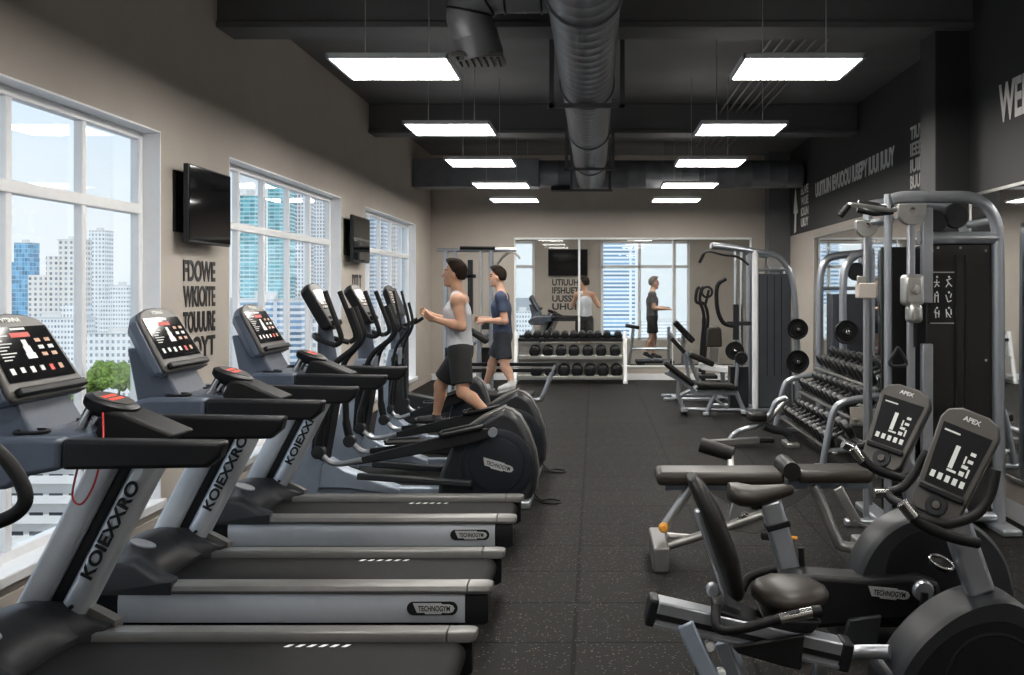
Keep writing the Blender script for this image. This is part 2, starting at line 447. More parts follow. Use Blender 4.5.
# ------------------------------------------------------------------ ducts and pipes
r = thing('air_duct', (-.07, 9, 3.57), 'long round spiral air duct running down the middle of the ceiling', 'duct')
prof = []; yy = 1.0
while yy < 16.7:
    for dy, rr in ((0, .238), (.015, .238), (.03, .232), (.10, .235), (.17, .232)): prof.append((yy+dy, rr))
    yy += .2
MB().lathe((-.07, 0, 3.57), (0, 1, 0), prof, 32).build('duct_pipe', 'duct', r, smooth=25)
for yy in (3.6, 6.2, 9.0, 11.6, 14.2):
    MB().lathe((-.07, yy, 3.57), (0, 1, 0), [(0, .236), (0, .252), (.05, .252), (.05, .236)], 32).build('duct_joint', 'duct', r)
for yy in (8.75, 13.35, 16.2):
    h = MB().bb(-.42, .28, yy, yy+.06, 3.30, 3.335).bb(-.40, -.36, yy, yy+.05, 3.3, ZC).bb(.22, .26, yy, yy+.05, 3.3, ZC)
    h.build('duct_hanger', 'beam', r)
r = thing('branch_duct', (-.9, 7.3, 3.45), 'short elbow duct branching left off the main duct, ending in a grille', 'duct')
pts = spline([(-.28, 7.5, 3.95), (-.55, 7.5, 3.95), (-.78, 7.5, 3.94), (-.92, 7.5, 3.84), (-.945, 7.52, 3.74), (-.91, 7.56, 3.64)], 6)
MB().tube(pts, .17, 24).build('elbow_pipe', 'duct', r)
for k in (3, 9, 15, 21): MB().ring(pts[k], pts[k+1]-pts[k-1], .172, .009, 24, 6).build('duct_seam', 'dark', r)
MB().tube([(-.91, 7.56, 3.65), (-.87, 7.60, 3.47)], [.172, .18], 24).build('collar', 'duct', r)
g = MB().bb(-1.07, -.69, 7.44, 7.78, 3.44, 3.475)
g.build('grille_frame', 'greyrail', r, bevel=.004)
g = MB()
for k in range(7): g.box((-1.03+k*.05, 7.61, 3.436), (.012, .29, .02), (0, .5, 0))
g.build('grille_slats', 'darkgrey', r)
r = thing('cross_duct', (0, 17, 3.5), 'grey duct crossing the ceiling near the back wall, boxed at its left end', 'duct')
MB().bb(XL, -.95, 16.95, 17.45, 3.45, 3.93).build('duct_box', 'duct', r, bevel=.01)
MB().lathe((-.95, 17.2, 3.69), (1, 0, 0), [(0, .24)]+[(.3*k+.02*j, .24+(.008 if j == 1 else 0)) for k in range(1, 15) for j in range(3)]+[(4.5, .24)], 28).build('duct_pipe', 'duct', r)
MB().bb(-.75, -.4, 17.05, 17.35, 3.40, 3.47).build('outlet_grille', 'darkgrey', r, bevel=.006)
for k in range(6):
    x = 1.70+k*.11
    o = MB().tube([(x, 1.0, 4.12), (x, 16.9, 4.12)], .014, 8).build('conduit_pipe', 'greyrail')
    tag(o, '%s of the six thin pipes running along the right of the ceiling' % ['leftmost', 'second from left', 'third from left', 'fourth from left', 'fifth from left', 'rightmost'][k], 'pipe', 'ceiling conduit pipes')
r = thing('pipe_hanger', (1.97, 8.8, 4.0), 'thin metal rack carrying the six ceiling pipes, between near lamps', 'pipe hanger')
MB().bb(1.62, 2.33, 8.78, 8.82, 4.085, 4.105).build('hanger_bar', 'greyrail', r)
for x in (1.63, 2.32): MB().cyl((x, 8.8, 4.09), (x, 8.8, ZC), .006, 6).build('hanger_rod', 'greyrail', r)

# ------------------------------------------------------------------ televisions
def tv(px, y0, y1, z0, z1, label, split=False):
    r = thing('television', (XL, (y0+y1)/2, (z0+z1)/2), label, 'television')
    x = px
    MB().bb(x-.045, x-.006, y0, y1, z0, z1).build('casing', 'darkgrey', r, bevel=.006)
    MB().bb(x-.006, x, y0+.012, y1-.012, z0+.02, z1-.012).build('screen', 'tv', r)
    MB().bb(XL, XL+.02, y0+.02, y0+.35, z0+.08, z1-.05).bb(XL, x-.045, y0+.15, y0+.25, (z0+z1)/2-.06, (z0+z1)/2+.06).build('wall_bracket', 'black', r)
    if split: MB().bb(x-.01, x+.004, y0, y1, (z0+z1)/2-.012, (z0+z1)/2+.012).build('bezel_strip', 'bezel', r)
tv(-2.97, 7.32, 8.16, 2.05, 2.63, 'flat black television mounted between the first and second windows')
tv(-2.97, 12.30, 13.2, 2.05, 2.63, 'smaller black television with a strip across it, mounted between the farther windows', True)
r = thing('television', (-.6, YE, 2.05), 'reflected black television, modelled on the far wall behind the back glazing', 'television')
MB().bb(-1.07, -.17, YE-.08, YE-.03, 2.02, 2.63).build('casing', 'darkgrey', r, bevel=.005)
MB().bb(-1.055, -.185, YE-.086, YE-.08, 2.04, 2.615).build('screen', 'tv', r)
MB().bb(-.8, -.45, YE-.03, YE, 2.15, 2.5).build('wall_bracket', 'black', r)

# ------------------------------------------------------------------ wall writing
def words(label, lines, start, xdir, N, w, h, gap, m, bold=.03):
    st = Vector(start)
    r = thing('wall_lettering', st, label, 'wall lettering')
    for k, t in enumerate(lines):
        lettering('letter_line', t, h, m, r, st-Vector((0, 0, 1))*(k*(h+gap)+h), xdir, (0, 0, 1), w, .003, bold)
    return r
words('black stacked lettering on the beige left wall under the first television', ['FDOWE', 'WKIOITE', 'TOUUURE', 'DOYT'], (XL+.004, 7.52, 1.93), (0, 1, 0), None, .63, .165, .032, 'lettering_black')
words('small black lettering on the left wall under the second television', ['DTLT'], (XL+.004, 12.75, 1.90), (0, 1, 0), None, .5, .2, .03, 'lettering_black')
words('row of white capitals along the dark upper right wall', ['UUITIUIN IEVUOOU IUSEBY IUUI IUUY'], (XF-.004, 16.3, 3.44), (0, -1, 0), None, 4.3, .24, .0, 'lettering_white', .045)
words('white stacked lettering beside the pillar on the upper right wall', ['TIUVE', 'IEERE', 'IUILE', 'BUUVL'], (XF-.004, 11.4, 3.55), (0, -1, 0), None, .55, .15, .035, 'lettering_white')
r = words('white stacked lettering with a tall slim emblem, far end of the upper right wall', ['EUVE', 'WUIE', 'IOUN', 'UIUY'], (XF-.004, 17.45, 3.50), (0, -1, 0), None, .6, .15, .035, 'lettering_white')
em = [(18.05, 2.72), (18.0, 3.05), (18.10, 3.1), (18.02, 3.35), (17.92, 3.52), (17.84, 3.3), (17.72, 3.08), (17.86, 3.05), (17.9, 2.75)]
MB().prism(em, XF-.007, XF-.001, 'x').build('emblem', 'lettering_white', r)
words('large white capitals cut off by the right edge above the near mirror', ['WEIGHTS'], (XR-.004, 7.66, 3.27), (0, -1, 0), None, 1.12, .30, .0, 'lettering_white', .03)
words('reflected black stacked lettering, modelled on the far wall behind the back glazing', ['UTIUUHH', 'IFSHUETH', 'UUSSHY', 'UHUIY'], (-.98, YE-.004, 1.95), (1, 0, 0), None, .72, .15, .035, 'lettering_black')
# ------------------------------------------------------------------ badge: dark oval with a silver key shape and lettering
def badge(parent, c, xd, ud, w, dark=True, name='badge'):
    """c centre, xd reading direction, ud up; w total width"""
    X = Vector(xd).normalized(); U = Vector(ud).normalized(); N = X.cross(U); c = Vector(c); h = w*.27
    if dark:
        pts = []
        for k in range(24):
            a = 2*PI*k/24; ex = (w/2-h/2)*(1 if math.cos(a) >= 0 else -1)
            pts.append(c+X*(ex+math.cos(a)*h/2)+U*math.sin(a)*h/2)
        p = MB().slab(pts, N, .004).build(name, 'black', parent)
        c = c+X*w*.03; w *= .82; top = .006
    else: p = None; top = .005
    key = [(-.5, .13), (.18, .13), (.2, .10), (.36, .10), (.46, .07), (.5, 0), (.46, -.08), (.36, -.11), (.2, -.10), (.18, -.135), (-.2, -.135), (-.22, -.10), (-.40, -.10), (-.43, -.04)]
    par = p or parent
    k = MB().slab([c+X*a*w+U*bb*w for a, bb in key], N, top).build('badge_plate' if p else name, 'logosil', par)
    if p is None: par = k
    lettering('badge_lettering', 'TECHNOGYM', w*.13, 'black', par, c-X*w*.37-U*w*.065+N*top, X, U, w*.76, .001, .02)
    return p or k

def quad_on(b, o, X, U, N, x0, x1, y0, y1, d, mi):
    b.cur = mi
    b.slab([o+X*x0+U*y0, o+X*x1+U*y0, o+X*x1+U*y1, o+X*x0+U*y1], N, d)

# ------------------------------------------------------------------ treadmill (root at X=-1.5, walker faces -X)
def make_treadmill():
    Yc = 3.965
    r = thing('treadmill', (-1.5, Yc, 0), 'treadmill', 'treadmill', 'treadmills by the windows')
    Y = lambda y: Yc+y
    prof = [(-.365, .06), (-.372, .10), (-.372, .17), (-.362, .205), (-.30, .205), (-.30, .06)]
    for s in (1, -1):
        b = MB().prism([(Y(p[0]*s), p[1]) for p in prof], -2.35, -.64, 'x')
        o = b.build('side_panel', 'panelsilver', r, bevel=.004)
        rail = [(-.38, .205), (-.385, .222), (-.375, .243), (-.36, .25), (-.275, .25), (-.268, .24), (-.268, .205)]
        b = MB().prism([(Y(p[0]*s), p[1]) for p in rail], -2.15, -.63, 'x')
        b.build('side_rail', 'greyrail', r, bevel=.003)
        e = MB()
        st = [(-.63, 1), (-.56, 1.0), (-.525, .93), (-.505, .75)]
        e.prism([(Y(p[0]*s), p[1]) for p in rail], -.626, -.505, 'x', 1, .7, [(-.545, 1.0), (-.52, .92)])
        e.build('rail_end', 'greyrail', r, bevel=.003)
        b = MB().prism([(Y(p[0]*s), p[1]) for p in [(-.365, .05), (-.372, .10), (-.372, .17), (-.362, .203), (-.30, .203), (-.30, .05)]], -.64, -.525, 'x', 1, .85, [(-.55, 1)])
        b.build('end_cap', 'dark', r, bevel=.004)
    # deck and belt
    MB().bb(-2.35, -.60, Y(-.30), Y(.30), .06, .19).build('deck', 'black', r)
    bl = [(-2.3, .21), (-.60, .21)]+[(-.60+.055*math.sin(a), .155+.055*math.cos(a)) for a in (.4, .8, 1.2, 1.57, 2.0, 2.5, 3.0)]+[(-2.3, .10)]
    bt = MB(); bt.prism(bl, Y(-.266), Y(.266), 'y')
    bt.cur = 1
    for k in range(6):
        x = -1.30+k*.048
        bt.add([(x, Y(.205), .2112), (x+.022, Y(.205), .2112), (x+.038, Y(.235), .2112), (x+.016, Y(.235), .2112)], [(0, 1, 2, 3)])
    bt.build('running_belt', ['belt', 'whitemark'], r)
    # motor hood: lofted across; its rear edge is straight over the belt and runs back in a wing at each side
    st = [(0, .205), (0, .27), (.12, .355), (.32, .405), (.58, .395), (.82, .315), (1, .238)]
    rings = []
    for yy in (-.388, -.375, -.33, -.285, -.25, -.12, 0, .12, .25, .285, .33, .375, .388):
        q = abs(yy)/.388; xr = -2.20+.125*min(1, max(0, (abs(yy)-.24)/.05))
        crown = 1-.12*q**2-(.06 if abs(yy) > .38 else 0)
        top = [(-2.53+t*(xr+2.53), Y(yy), (z*crown if t < .9 else z+(.028 if abs(yy) > .27 else 0))) for t, z in st]
        rings.append(top+[(xr-.005, Y(yy), .204), (-2.5, Y(yy), .203)])
    MB().loft(rings).build('motor_hood', 'darkgrey', r, smooth=50)
    MB().bb(-2.52, -2.33, Y(-.36), Y(.36), .05, .215).build('front_cap', 'dark', r, bevel=.01)
    # lighter lip along the hood's far edge
    b = MB(); rg = []
    for p in spline([(-2.50, Y(.385), .29), (-2.42, Y(.385), .345), (-2.31, Y(.385), .352), (-2.18, Y(.385), .315), (-2.065, Y(.385), .258)], 5):
        rg.append([p+Vector((0, -.05, .02)), p+Vector((0, .025, .012)), p+Vector((0, .025, -.06)), p+Vector((0, -.05, -.02))])
    b.loft(rg).build('hood_lip', 'greyrail', r, smooth=50)
    n = Vector((.35, -.55, .75)).normalized()
    c = Vector((-2.30, Y(-.20), .405)); X = Vector((1, 0, -.25)).normalized(); U = n.cross(X)
    b = MB().slab([c+X*(.07*math.cos(a))+U*(.022*math.sin(a)) for a in [2*PI*k/16 for k in range(16)]], X.cross(U), .012)
    b.build('hood_badge', 'logosil', r)
    # mast on the far side: plate and tube leaning together with a dark channel between
    YM = Y(.36); d = Vector((.33, 0, .64)).normalized(); P = Vector((d.z, 0, -d.x))
    def rail(x0, z0, z1, w, dep, m, nm, rnd):
        a = Vector((x0, YM, z0)); e = a+d*((z1-z0)/d.z)
        sec = []
        for k in range(20):
            t = 2*PI*k/20; cx = math.cos(t); sy = math.sin(t)
            sec.append((math.copysign(abs(cx)**rnd, cx)*w/2, math.copysign(abs(sy)**rnd, sy)*dep/2))
        b = MB().loft([[q+P*u+Vector((0, v, 0)) for u, v in sec] for q in (a, e)])
        return b.build(nm, m, r, smooth=50)
    rail(-2.30, .21, 1.10, .115, .14, 'panelsilver', 'mast_tube', .75)
    rail(-2.475, .23, 1.10, .125, .12, 'panelsilver', 'mast_plate', .35)
    rail(-2.385, .22, 1.10, .08, .06, 'dark', 'mast_channel', .4)
    lettering('mast_lettering', 'KOIEXXRO', .055, 'black', r, Vector((-2.30, YM-.0775, .21))+d*.30+P*.026, d, -P, .46, .003, .03)
    MB().cyl(Vector((-2.30, YM-.068, .21))+d*.16, Vector((-2.30, YM-.082, .21))+d*.16, .009, 10).build('mast_bolt', 'black', r)
    # dash body
    rings = []
    for yy, k in ((-.34, .72), (-.31, .95), (-.15, 1), (.15, 1), (.31, .95), (.34, .72)):
        q = [(-2.40, 1.04), (-2.37, 1.10), (-2.28, 1.155), (-2.1, 1.165), (-1.93, 1.15), (-1.90, 1.08), (-2.0, 1.06), (-2.25, 1.00), (-2.36, .98)]
        cx, cz = -2.15, 1.08
        rings.append([(cx+(x-cx)*k, Y(yy), cz+(z-cz)*k) for x, z in q])
    MB().loft(rings).build('dash_body', 'bluegrey', r, bevel=.008, smooth=45)
    for s in (-1, 1):
        cup = MB().lathe((-2.12, Y(s*.2), 1.158), (0, 0, 1), [(0, .062), (.012, .066), (.016, .058), (.016, .05), (.002, .046), (.002, 0)], 24)
        cup.build('cup_holder', 'dark', r)
    # arms
    for s in (-1, 1):
        q = [(-2.36, 1.0), (-2.40, 1.06), (-2.34, 1.13), (-2.2, 1.165), (-1.95, 1.165), (-1.33, 1.155), (-1.35, 1.10), (-1.40, 1.065), (-1.9, 1.055), (-2.0, 1.03), (-2.06, 1.0)]
        f = [p for p in q if p[0] < -1.9]
        fr = [(-2.36, .98), (-2.41, 1.05), (-2.35, 1.12), (-2.2, 1.168), (-1.915, 1.168), (-1.915, 1.055), (-2.05, 1.03), (-2.10, .985)]
        MB().prism(fr, Y(s*.35-.045), Y(s*.35+.045), 'y').build('arm_root', 'bluegrey', r, bevel=.018, seg=3)
        bk = [(-1.91, 1.165), (-1.33, 1.155), (-1.345, 1.10), (-1.39, 1.062), (-1.91, 1.055)]
        MB().prism(bk, Y(s*.35-.042), Y(s*.35+.042), 'y').build('arm_rest', 'dark', r, bevel=.016, seg=3)
    # console neck and head
    ang = math.atan2(.17, .29); U = Vector((-math.sin(ang), 0, math.cos(ang))); N = Vector((math.cos(ang), 0, math.sin(ang))); X = Vector((0, 1, 0))
    O = Vector((-2.145, Yc, 1.285))     # lower edge, front face, centre
    MB().loft([[(-2.33, Y(-.20), 1.12), (-2.33, Y(.20), 1.12), (-2.10, Y(.20), 1.12), (-2.10, Y(-.20), 1.12)],
               [(-2.40, Y(-.17), 1.40), (-2.40, Y(.17), 1.40), (-2.25, Y(.17), 1.40), (-2.25, Y(-.17), 1.40)]]).build('console_neck', 'bluegrey', r, bevel=.012)
    out = [(-.275, .02), (-.26, 0), (.26, 0), (.275, .02), (.235, .31), (.19, .345), (.11, .368), (0, .375), (-.11, .368), (-.19, .345), (-.235, .31)]
    def pl(pts, off): return [O+X*a+U*c+N*off for a, c in pts]
    hd = MB().slab(pl(out, -.02), N, .02).build('console', 'bezel', r, bevel=.008)
    back = MB().loft([pl(out, -.022), pl([(a*1.02, .005+c*.98) for a, c in out], -.06), pl([(a*.8, .04+c*.8) for a, c in out], -.11)])
    back.build('console_back', 'bluegrey', hd, bevel=.006, local=False)
    sc = MB()
    sc.slab(pl([(-.235, .075), (.235, .075), (.21, .31), (-.21, .31)], 0.001), N, .003)
    o2 = O+N*.0045
    for mi, x0, x1, y0, y1 in ((1, -.05, .05, .295, .304), (2, -.07, .06, .262, .283), (1, -.195, -.09, .27, .274)):
        quad_on(sc, o2, X, U, N, x0, x1, y0, y1, .0008, mi)
    for k in range(7):
        quad_on(sc, o2, X, U, N, -.195, -.195+.026*(k % 3+2), .165+.014*k, .1695+.014*k, .0008, 4)
    quad_on(sc, o2, X, U, N, -.035, .03, .165, .19, .0008, 1); quad_on(sc, o2, X, U, N, -.028, .02, .19, .222, .0008, 1); quad_on(sc, o2, X, U, N, -.02, .012, .222, .25, .0008, 1)
    for k in range(2):
        for q in range(3): quad_on(sc, o2, X, U, N, .075+k*.07, .112+k*.07, .172+q*.032, .188+q*.032, .0008, 3 if q != 1 else 4)
    for k in range(6): quad_on(sc, o2, X, U, N, -.195+k*.068, -.168+k*.068, .105+.004*(k % 2), .132, .0008, (1, 1, 1, 4, 2, 3)[k])
    sc.build('screen', ['screen', 'icon', 'iconred', 'iconwarm', 'lcd'], hd)
    lettering('maker_lettering', 'VTSNNA', .02, 'whitemark', hd, O+X*-.07+U*.332+N*.001, X, U, .13, .002, .02)
    tr = MB().slab(pl([(-.245, .012), (.245, .012), (.24, .045), (-.24, .045)], 0), N, .028)
    tr.build('reading_ledge', 'dark', hd, bevel=.008)
    # hand pulse pod
    pod = MB()
    c0 = Vector((-1.92, Yc, 1.232)); Xp = Vector((.93, 0, -.30)).normalized(); Np = Vector((.30, 0, .93))
    ov = [c0+Xp*(.105*math.cos(t))+Vector((0, 1, 0))*(.10*math.sin(t)) for t in [2*PI*k/20 for k in range(20)]]
    pod.loft([[c0-Np*.03+(p-c0)*.75 for p in ov], ov, [p+Np*.03 for p in ov], [c0+Np*.042+(p-c0)*.8 for p in ov]])
    po = pod.build('pulse_pod', 'dark', r, smooth=50)
    fc = MB(); o3 = c0+Np*.043
    fc.slab([o3+Xp*(.078*math.cos(t))+Vector((0, .078*math.sin(t), 0)) for t in [2*PI*k/20 for k in range(20)]], Np, .002)
    for k in range(4):
        for q in range(2): quad_on(fc, o3+Np*.002, Vector((0, 1, 0)), Xp, Np*-1, -.05+k*.027, -.033+k*.027, -.03+q*.032, -.012+q*.032, -.001, 1)
    fc.build('pod_display', ['bezel', 'led'], po)
    for s in (-1, 1): MB().tube([(-2.02, Y(s*.06), 1.14), (-1.97, Y(s*.06), 1.235)], .02, 12).build('pod_post', 'chrome', r)
    MB().prism([(-1.90, 1.235), (-1.83, 1.225), (-1.62, 1.135), (-1.66, 1.11), (-1.96, 1.10)], Y(-.10), Y(.10), 'y').build('pod_fairing', 'black', r, bevel=.015)
    for x in (-2.42, -.70):
        for s in (-1, 1):
            MB().cyl((x, Y(s*.32), 0), (x, Y(s*.32), .07), .03, 14).build('foot', 'black', r)
    return r

tm = make_treadmill()
tm['label'] = 'nearest large treadmill, left foreground, with red pod lights and a dangling red cord'
cp = spline([(-1.90, 3.86, 1.225), (-1.87, 3.80, 1.12), (-1.88, 3.76, .98), (-1.92, 3.74, .90), (-1.96, 3.75, .93), (-1.95, 3.78, 1.05)], 6)
t2 = copy_tree(tm, (-1.5, 5.29, 0), 'treadmill standing behind the nearest one, console before the black wall lettering')
t3 = copy_tree(tm, (-1.5, 6.765, 0), 'third treadmill from the camera, console in front of the second window')
MB().tube(cp, .004, 6).build('safety_cord', 'redmark', tm)
for o, y0 in ((tm, 3.965), (t2, 5.29), (t3, 6.765)):
    if o is tm or o is t2 or o is t3:
        badge(o, (-.80, y0-.3725, .135), (1, 0, 0), (0, 0, 1), .25)
tb = copy_tree(tm, (-.47, 20.9, 0), 'reflected treadmill with a man on it, modelled behind the back glazing above the dumbbells')
for ch in kids(tb):
    if ch.name.startswith(('safety_cord', 'badge')):
        for g in kids(ch):
            for h in kids(g): bpy.data.objects.remove(h)
            bpy.data.objects.remove(g)
        bpy.data.objects.remove(ch)

# ------------------------------------------------------------------ upright bike at the left edge, mostly out of frame
r = thing('exercise_bike', (-2.3, 2.75, 0), 'exercise bike cut off by the left edge, only its black looped handlebar showing', 'exercise bike')
hb = spline([(-2.05, 2.62, 1.34), (-1.86, 2.60, 1.32), (-1.72, 2.60, 1.22), (-1.655, 2.60, 1.12), (-1.67, 2.60, 1.06), (-1.76, 2.60, 1.02), (-1.95, 2.61, .99), (-2.06, 2.64, .98)], 6)
MB().tube(hb, .021, 12).build('handlebar', 'black', r)
MB().tube([Vector((p.x, 5.5-p.y, p.z)) for p in hb], .021, 12).build('handlebar', 'black', r)
MB().bar((-2.05, 2.62, 1.34), (-2.05, 2.88, 1.34), .05, .05).build('handlebar_clamp', 'dark', r, bevel=.01)
MB().prism([(-2.32, .4), (-2.08, .4), (-1.93, .92), (-1.90, 1.06), (-2.0, 1.12), (-2.2, 1.06)], 2.66, 2.84, 'y').build('front_column', 'bluesilver', r, bevel=.03, seg=3)
MB().prism([(-2.16, 1.05), (-1.98, 1.10), (-2.0, 1.4), (-2.1, 1.4)], 2.7, 2.8, 'y').build('stem', 'dark', r, bevel=.02)
MB().prism([(-2.55, .08), (-2.6, .3), (-2.4, .62), (-2.05, .62), (-1.75, .4), (-1.2, .25), (-1.15, .1)], 2.62, 2.88, 'y').build('body_shroud', 'dark', r, bevel=.03)
MB().bb(-2.6, -2.48, 2.45, 3.05, 0, .08).bb(-1.3, -1.18, 2.45, 3.05, 0, .1).build('base_bar', 'silver', r, bevel=.015)
MB().tube([(-1.5, 2.75, .3), (-1.46, 2.75, .5)], .035, 14).build('seat_post', 'silver', r)
MB().loft([[(x, 2.75+w*math.cos(t), .52+.035*math.sin(t)) for t in [2*PI*k/14 for k in range(14)]] for x, w in ((-1.62, .02), (-1.55, .04), (-1.45, .09), (-1.36, .12), (-1.31, .07))]).build('saddle', 'vinyl', r)
MB().loft([[(-2.13+a*.0, 2.75+yy, zz) for yy, zz in ((-.12, 1.38), (.12, 1.38), (.10, 1.62), (-.10, 1.62))], [(-2.06, 2.75+yy, zz) for yy, zz in ((-.12, 1.36), (.12, 1.36), (.10, 1.60), (-.10, 1.60))]] if False else [[(-2.14, 2.63, 1.36), (-2.14, 2.87, 1.36), (-2.22, 2.85, 1.62), (-2.22, 2.65, 1.62)], [(-2.08, 2.63, 1.36), (-2.08, 2.87, 1.36), (-2.17, 2.85, 1.62), (-2.17, 2.65, 1.62)]]).build('console', 'bezel', r, bevel=.01)

# ------------------------------------------------------------------ elliptical (root at X=-1.45)
def make_elliptical():
    Yc = 8.0
    r = thing('elliptical_trainer', (-1.45, Yc, 0), 'elliptical', 'elliptical trainer', 'elliptical trainers in a row')
    Y = lambda y: Yc+y
    # rear flywheel housing
    pr = [(-1.24, .06), (-1.22, .25), (-1.12, .48), (-.94, .63), (-.80, .715), (-.72, .76), (-.66, .74), (-.60, .69), (-.53, .57), (-.475, .42), (-.455, .28), (-.465, .13), (-.52, .03), (-1.15, .03)]
    hs = MB().prism(pr, Y(-.20), Y(.20), 'y', .90, .90, [(Y(-.17), .97), (Y(-.12), 1.0), (Y(.12), 1.0), (Y(.17), .97)]).build('flywheel_housing', 'darkgrey', r, smooth=45, bevel=.006)
    for s in (-1, 1):
        dk = MB().lathe((-.765, Y(s*.196), .335), (0, s, 0), [(0, .285), (.012, .283), (.018, .27), (.018, .215), (.028, .21), (.03, .2), (.03, 0)], 40)
        d = dk.build('side_disc', 'wheelnavy', hs, smooth=30)
    badge(hs, (-.755, Y(-.228), .335), (1, 0, -.28), (.28, 0, 1), .25, False)
    # pale ramp strips from the peak down towards the pedals
    for s in (-1, 1):
        pts = spline([(-.715, Y(s*.06), .765), (-.90, Y(s*.10), .68), (-1.10, Y(s*.12), .545), (-1.32, Y(s*.13), .44)], 5)
        b = MB(); rg = []
        for p in pts: rg.append([p+Vector((0, -.035, .012)), p+Vector((0, .035, .012)), p+Vector((0, .035, -.014)), p+Vector((0, -.035, -.014))])
        b.loft(rg).build('ramp_strip', 'greyrail', r, bevel=.004)
    b = MB(); rg = []
    for x, z in ((-.72, .768), (-.66, .748), (-.595, .70), (-.525, .575), (-.468, .42), (-.447, .28), (-.458, .12)):
        rg.append([(x, Y(-.07), z), (x, Y(.07), z), (x-.03, Y(.07), z-.02), (x-.03, Y(-.07), z-.02)])
    b.loft(rg).build('rear_band', 'greyrail', r, smooth=50)
    # base
    MB().bb(-2.35, -1.1, Y(-.05), Y(.05), .05, .13).build('base_beam', 'bluesilver', r, bevel=.012)
    for x, nm in ((-2.42, 'front_foot'), (-.55, 'rear_foot')):
        MB().bb(x-.05, x+.05, Y(-.27), Y(.27), 0, .065).build(nm, 'silver', r, bevel=.015)
    MB().prism([(-2.36, .13), (-2.0, .13), (-1.55, .07), (-1.55, .12), (-1.98, .27), (-2.12, .36)], Y(-.09), Y(.09), 'y').build('base_fairing', 'bluesilver', r, bevel=.012)
    # front column
    q = [(-2.50, .04), (-2.47, .2), (-2.37, .55), (-2.30, .85), (-2.22, 1.06), (-2.04, 1.08), (-2.06, .86), (-2.12, .60), (-2.15, .38), (-2.20, .04)]
    MB().prism(q, Y(-.10), Y(.10), 'y', .96, .96, [(Y(-.075), 1), (Y(.075), 1)]).build('front_column', 'bluesilver', r, smooth=45)
    q = [(-2.24, .40), (-2.14, .34), (-2.05, .85), (-2.07, 1.02), (-2.15, 1.02), (-2.22, .7)]
    MB().prism(q, Y(-.115), Y(.115), 'y').build('column_bellows', 'dark', r, bevel=.012)
    MB().tube([(-2.13, Yc, 1.04), (-2.15, Yc, 1.25), (-2.16, Yc, 1.42)], [.085, .07, .055], 16).build('console_neck', 'bluegrey', r)
    # console
    ang = math.atan2(.20, .36); U = Vector((-math.sin(ang), 0, math.cos(ang))); N = Vector((math.cos(ang), 0, math.sin(ang))); X = Vector((0, 1, 0))
    O = Vector((-2.06, Yc, 1.40))
    def pl(pts, off): return [O+X*a+U*c+N*off for a, c in pts]
    out = [(-.16, .02), (-.13, 0), (.13, 0), (.16, .02), (.19, .36), (.15, .395), (0, .41), (-.15, .395), (-.19, .36)]
    hd = MB().loft([pl([(a*.85, .03+c*.88) for a, c in out], -.09), pl(out, -.035), pl(out, 0)]).build('console', 'dark', r, bevel=.008)
    f = MB().slab(pl([(a*.92, .012+c*.945) for a, c in out], .0), N, .004); f.cur = 1
    o2 = O+N*.0045
    quad_on(f, o2, X, U, N, -.125, .125, .17, .34, .001, 1)
    for k in range(4):
        for q_ in range(5): quad_on(f, o2+N*.001, X, U, N, -.11+k*.057, -.07+k*.057, .18+q_*.031, .2+q_*.031, .0008, 2 if (k+q_) % 3 else 3)
    for k in range(5): quad_on(f, o2, X, U, N, -.10+k*.043, -.073+k*.043, .08, .105, .001, 1)
    f.build('console_face', ['bezel', 'bikescreen', 'lcd', 'iconwarm'], hd)
    MB().slab(pl([(-.12, .02), (.12, .02), (.11, .06), (-.11, .06)], 0), N, .03).build('ledge', 'dark', hd, bevel=.008)
    # fixed handlebar ring with upright grips
    ringp = spline([(-2.02, Y(-.22), 1.27), (-2.16, Y(-.17), 1.31), (-2.24, Yc, 1.34), (-2.16, Y(.17), 1.31), (-2.02, Y(.22), 1.27)], 6)
    MB().tube(ringp, .022, 12).build('fixed_handlebar', 'dark', r)
    for s in (-1, 1):
        MB().tube(spline([(-2.02, Y(s*.22), 1.27), (-1.97, Y(s*.23), 1.32), (-2.02, Y(s*.23), 1.48), (-2.10, Y(s*.22), 1.69)], 6), .021, 12).build('fixed_grip', 'black', r)
    # moving levers: curved grips over the pivot, swing arms below
    for s, dx in ((-1, .05), (1, -.05)):
        y = Y(s*.285)
        lv = spline([(-2.10+dx*.2, y, .96), (-2.04+dx*.5, y, 1.12), (-1.90+dx, y, 1.26), (-1.87+dx, y, 1.36), (-1.94+dx, y, 1.56)], 7)
        n = len(lv); MB().tube(lv, [.025]*(n-8)+[.022]*8, 12).build('lever_handle', 'dark', r)
        top = lv[-10:]; MB().tube(top, .0255, 12).build('lever_grip', 'black', r)
        MB().tube(spline([(-2.10+dx*.2, y, .97), (-2.07, y, .80), (-2.09-dx*.6, y, .60), (-2.08-dx, y, .46)], 6), [.028]*12+[.035]*7, 12).build('swing_arm', 'dark', r)
        MB().lathe((-2.08-dx, y-.045, .45), (0, 1, 0), [(0, .03), (.004, .05), (.086, .05), (.09, .03)], 20).build('pivot_joint', 'darkgrey', r)
        MB().tube(spline([(-2.06-dx, y, .43), (-1.99-dx, y, .37), (-1.90-dx, y, .36), (-1.80, y, .39)], 5), .022, 10).build('link_bow', 'silver', r)
    MB().bar((-2.10, Y(-.285), .97), (-2.10, Y(.285), .97), .05, .05).build('lever_axle', 'darkgrey', r, bevel=.012)
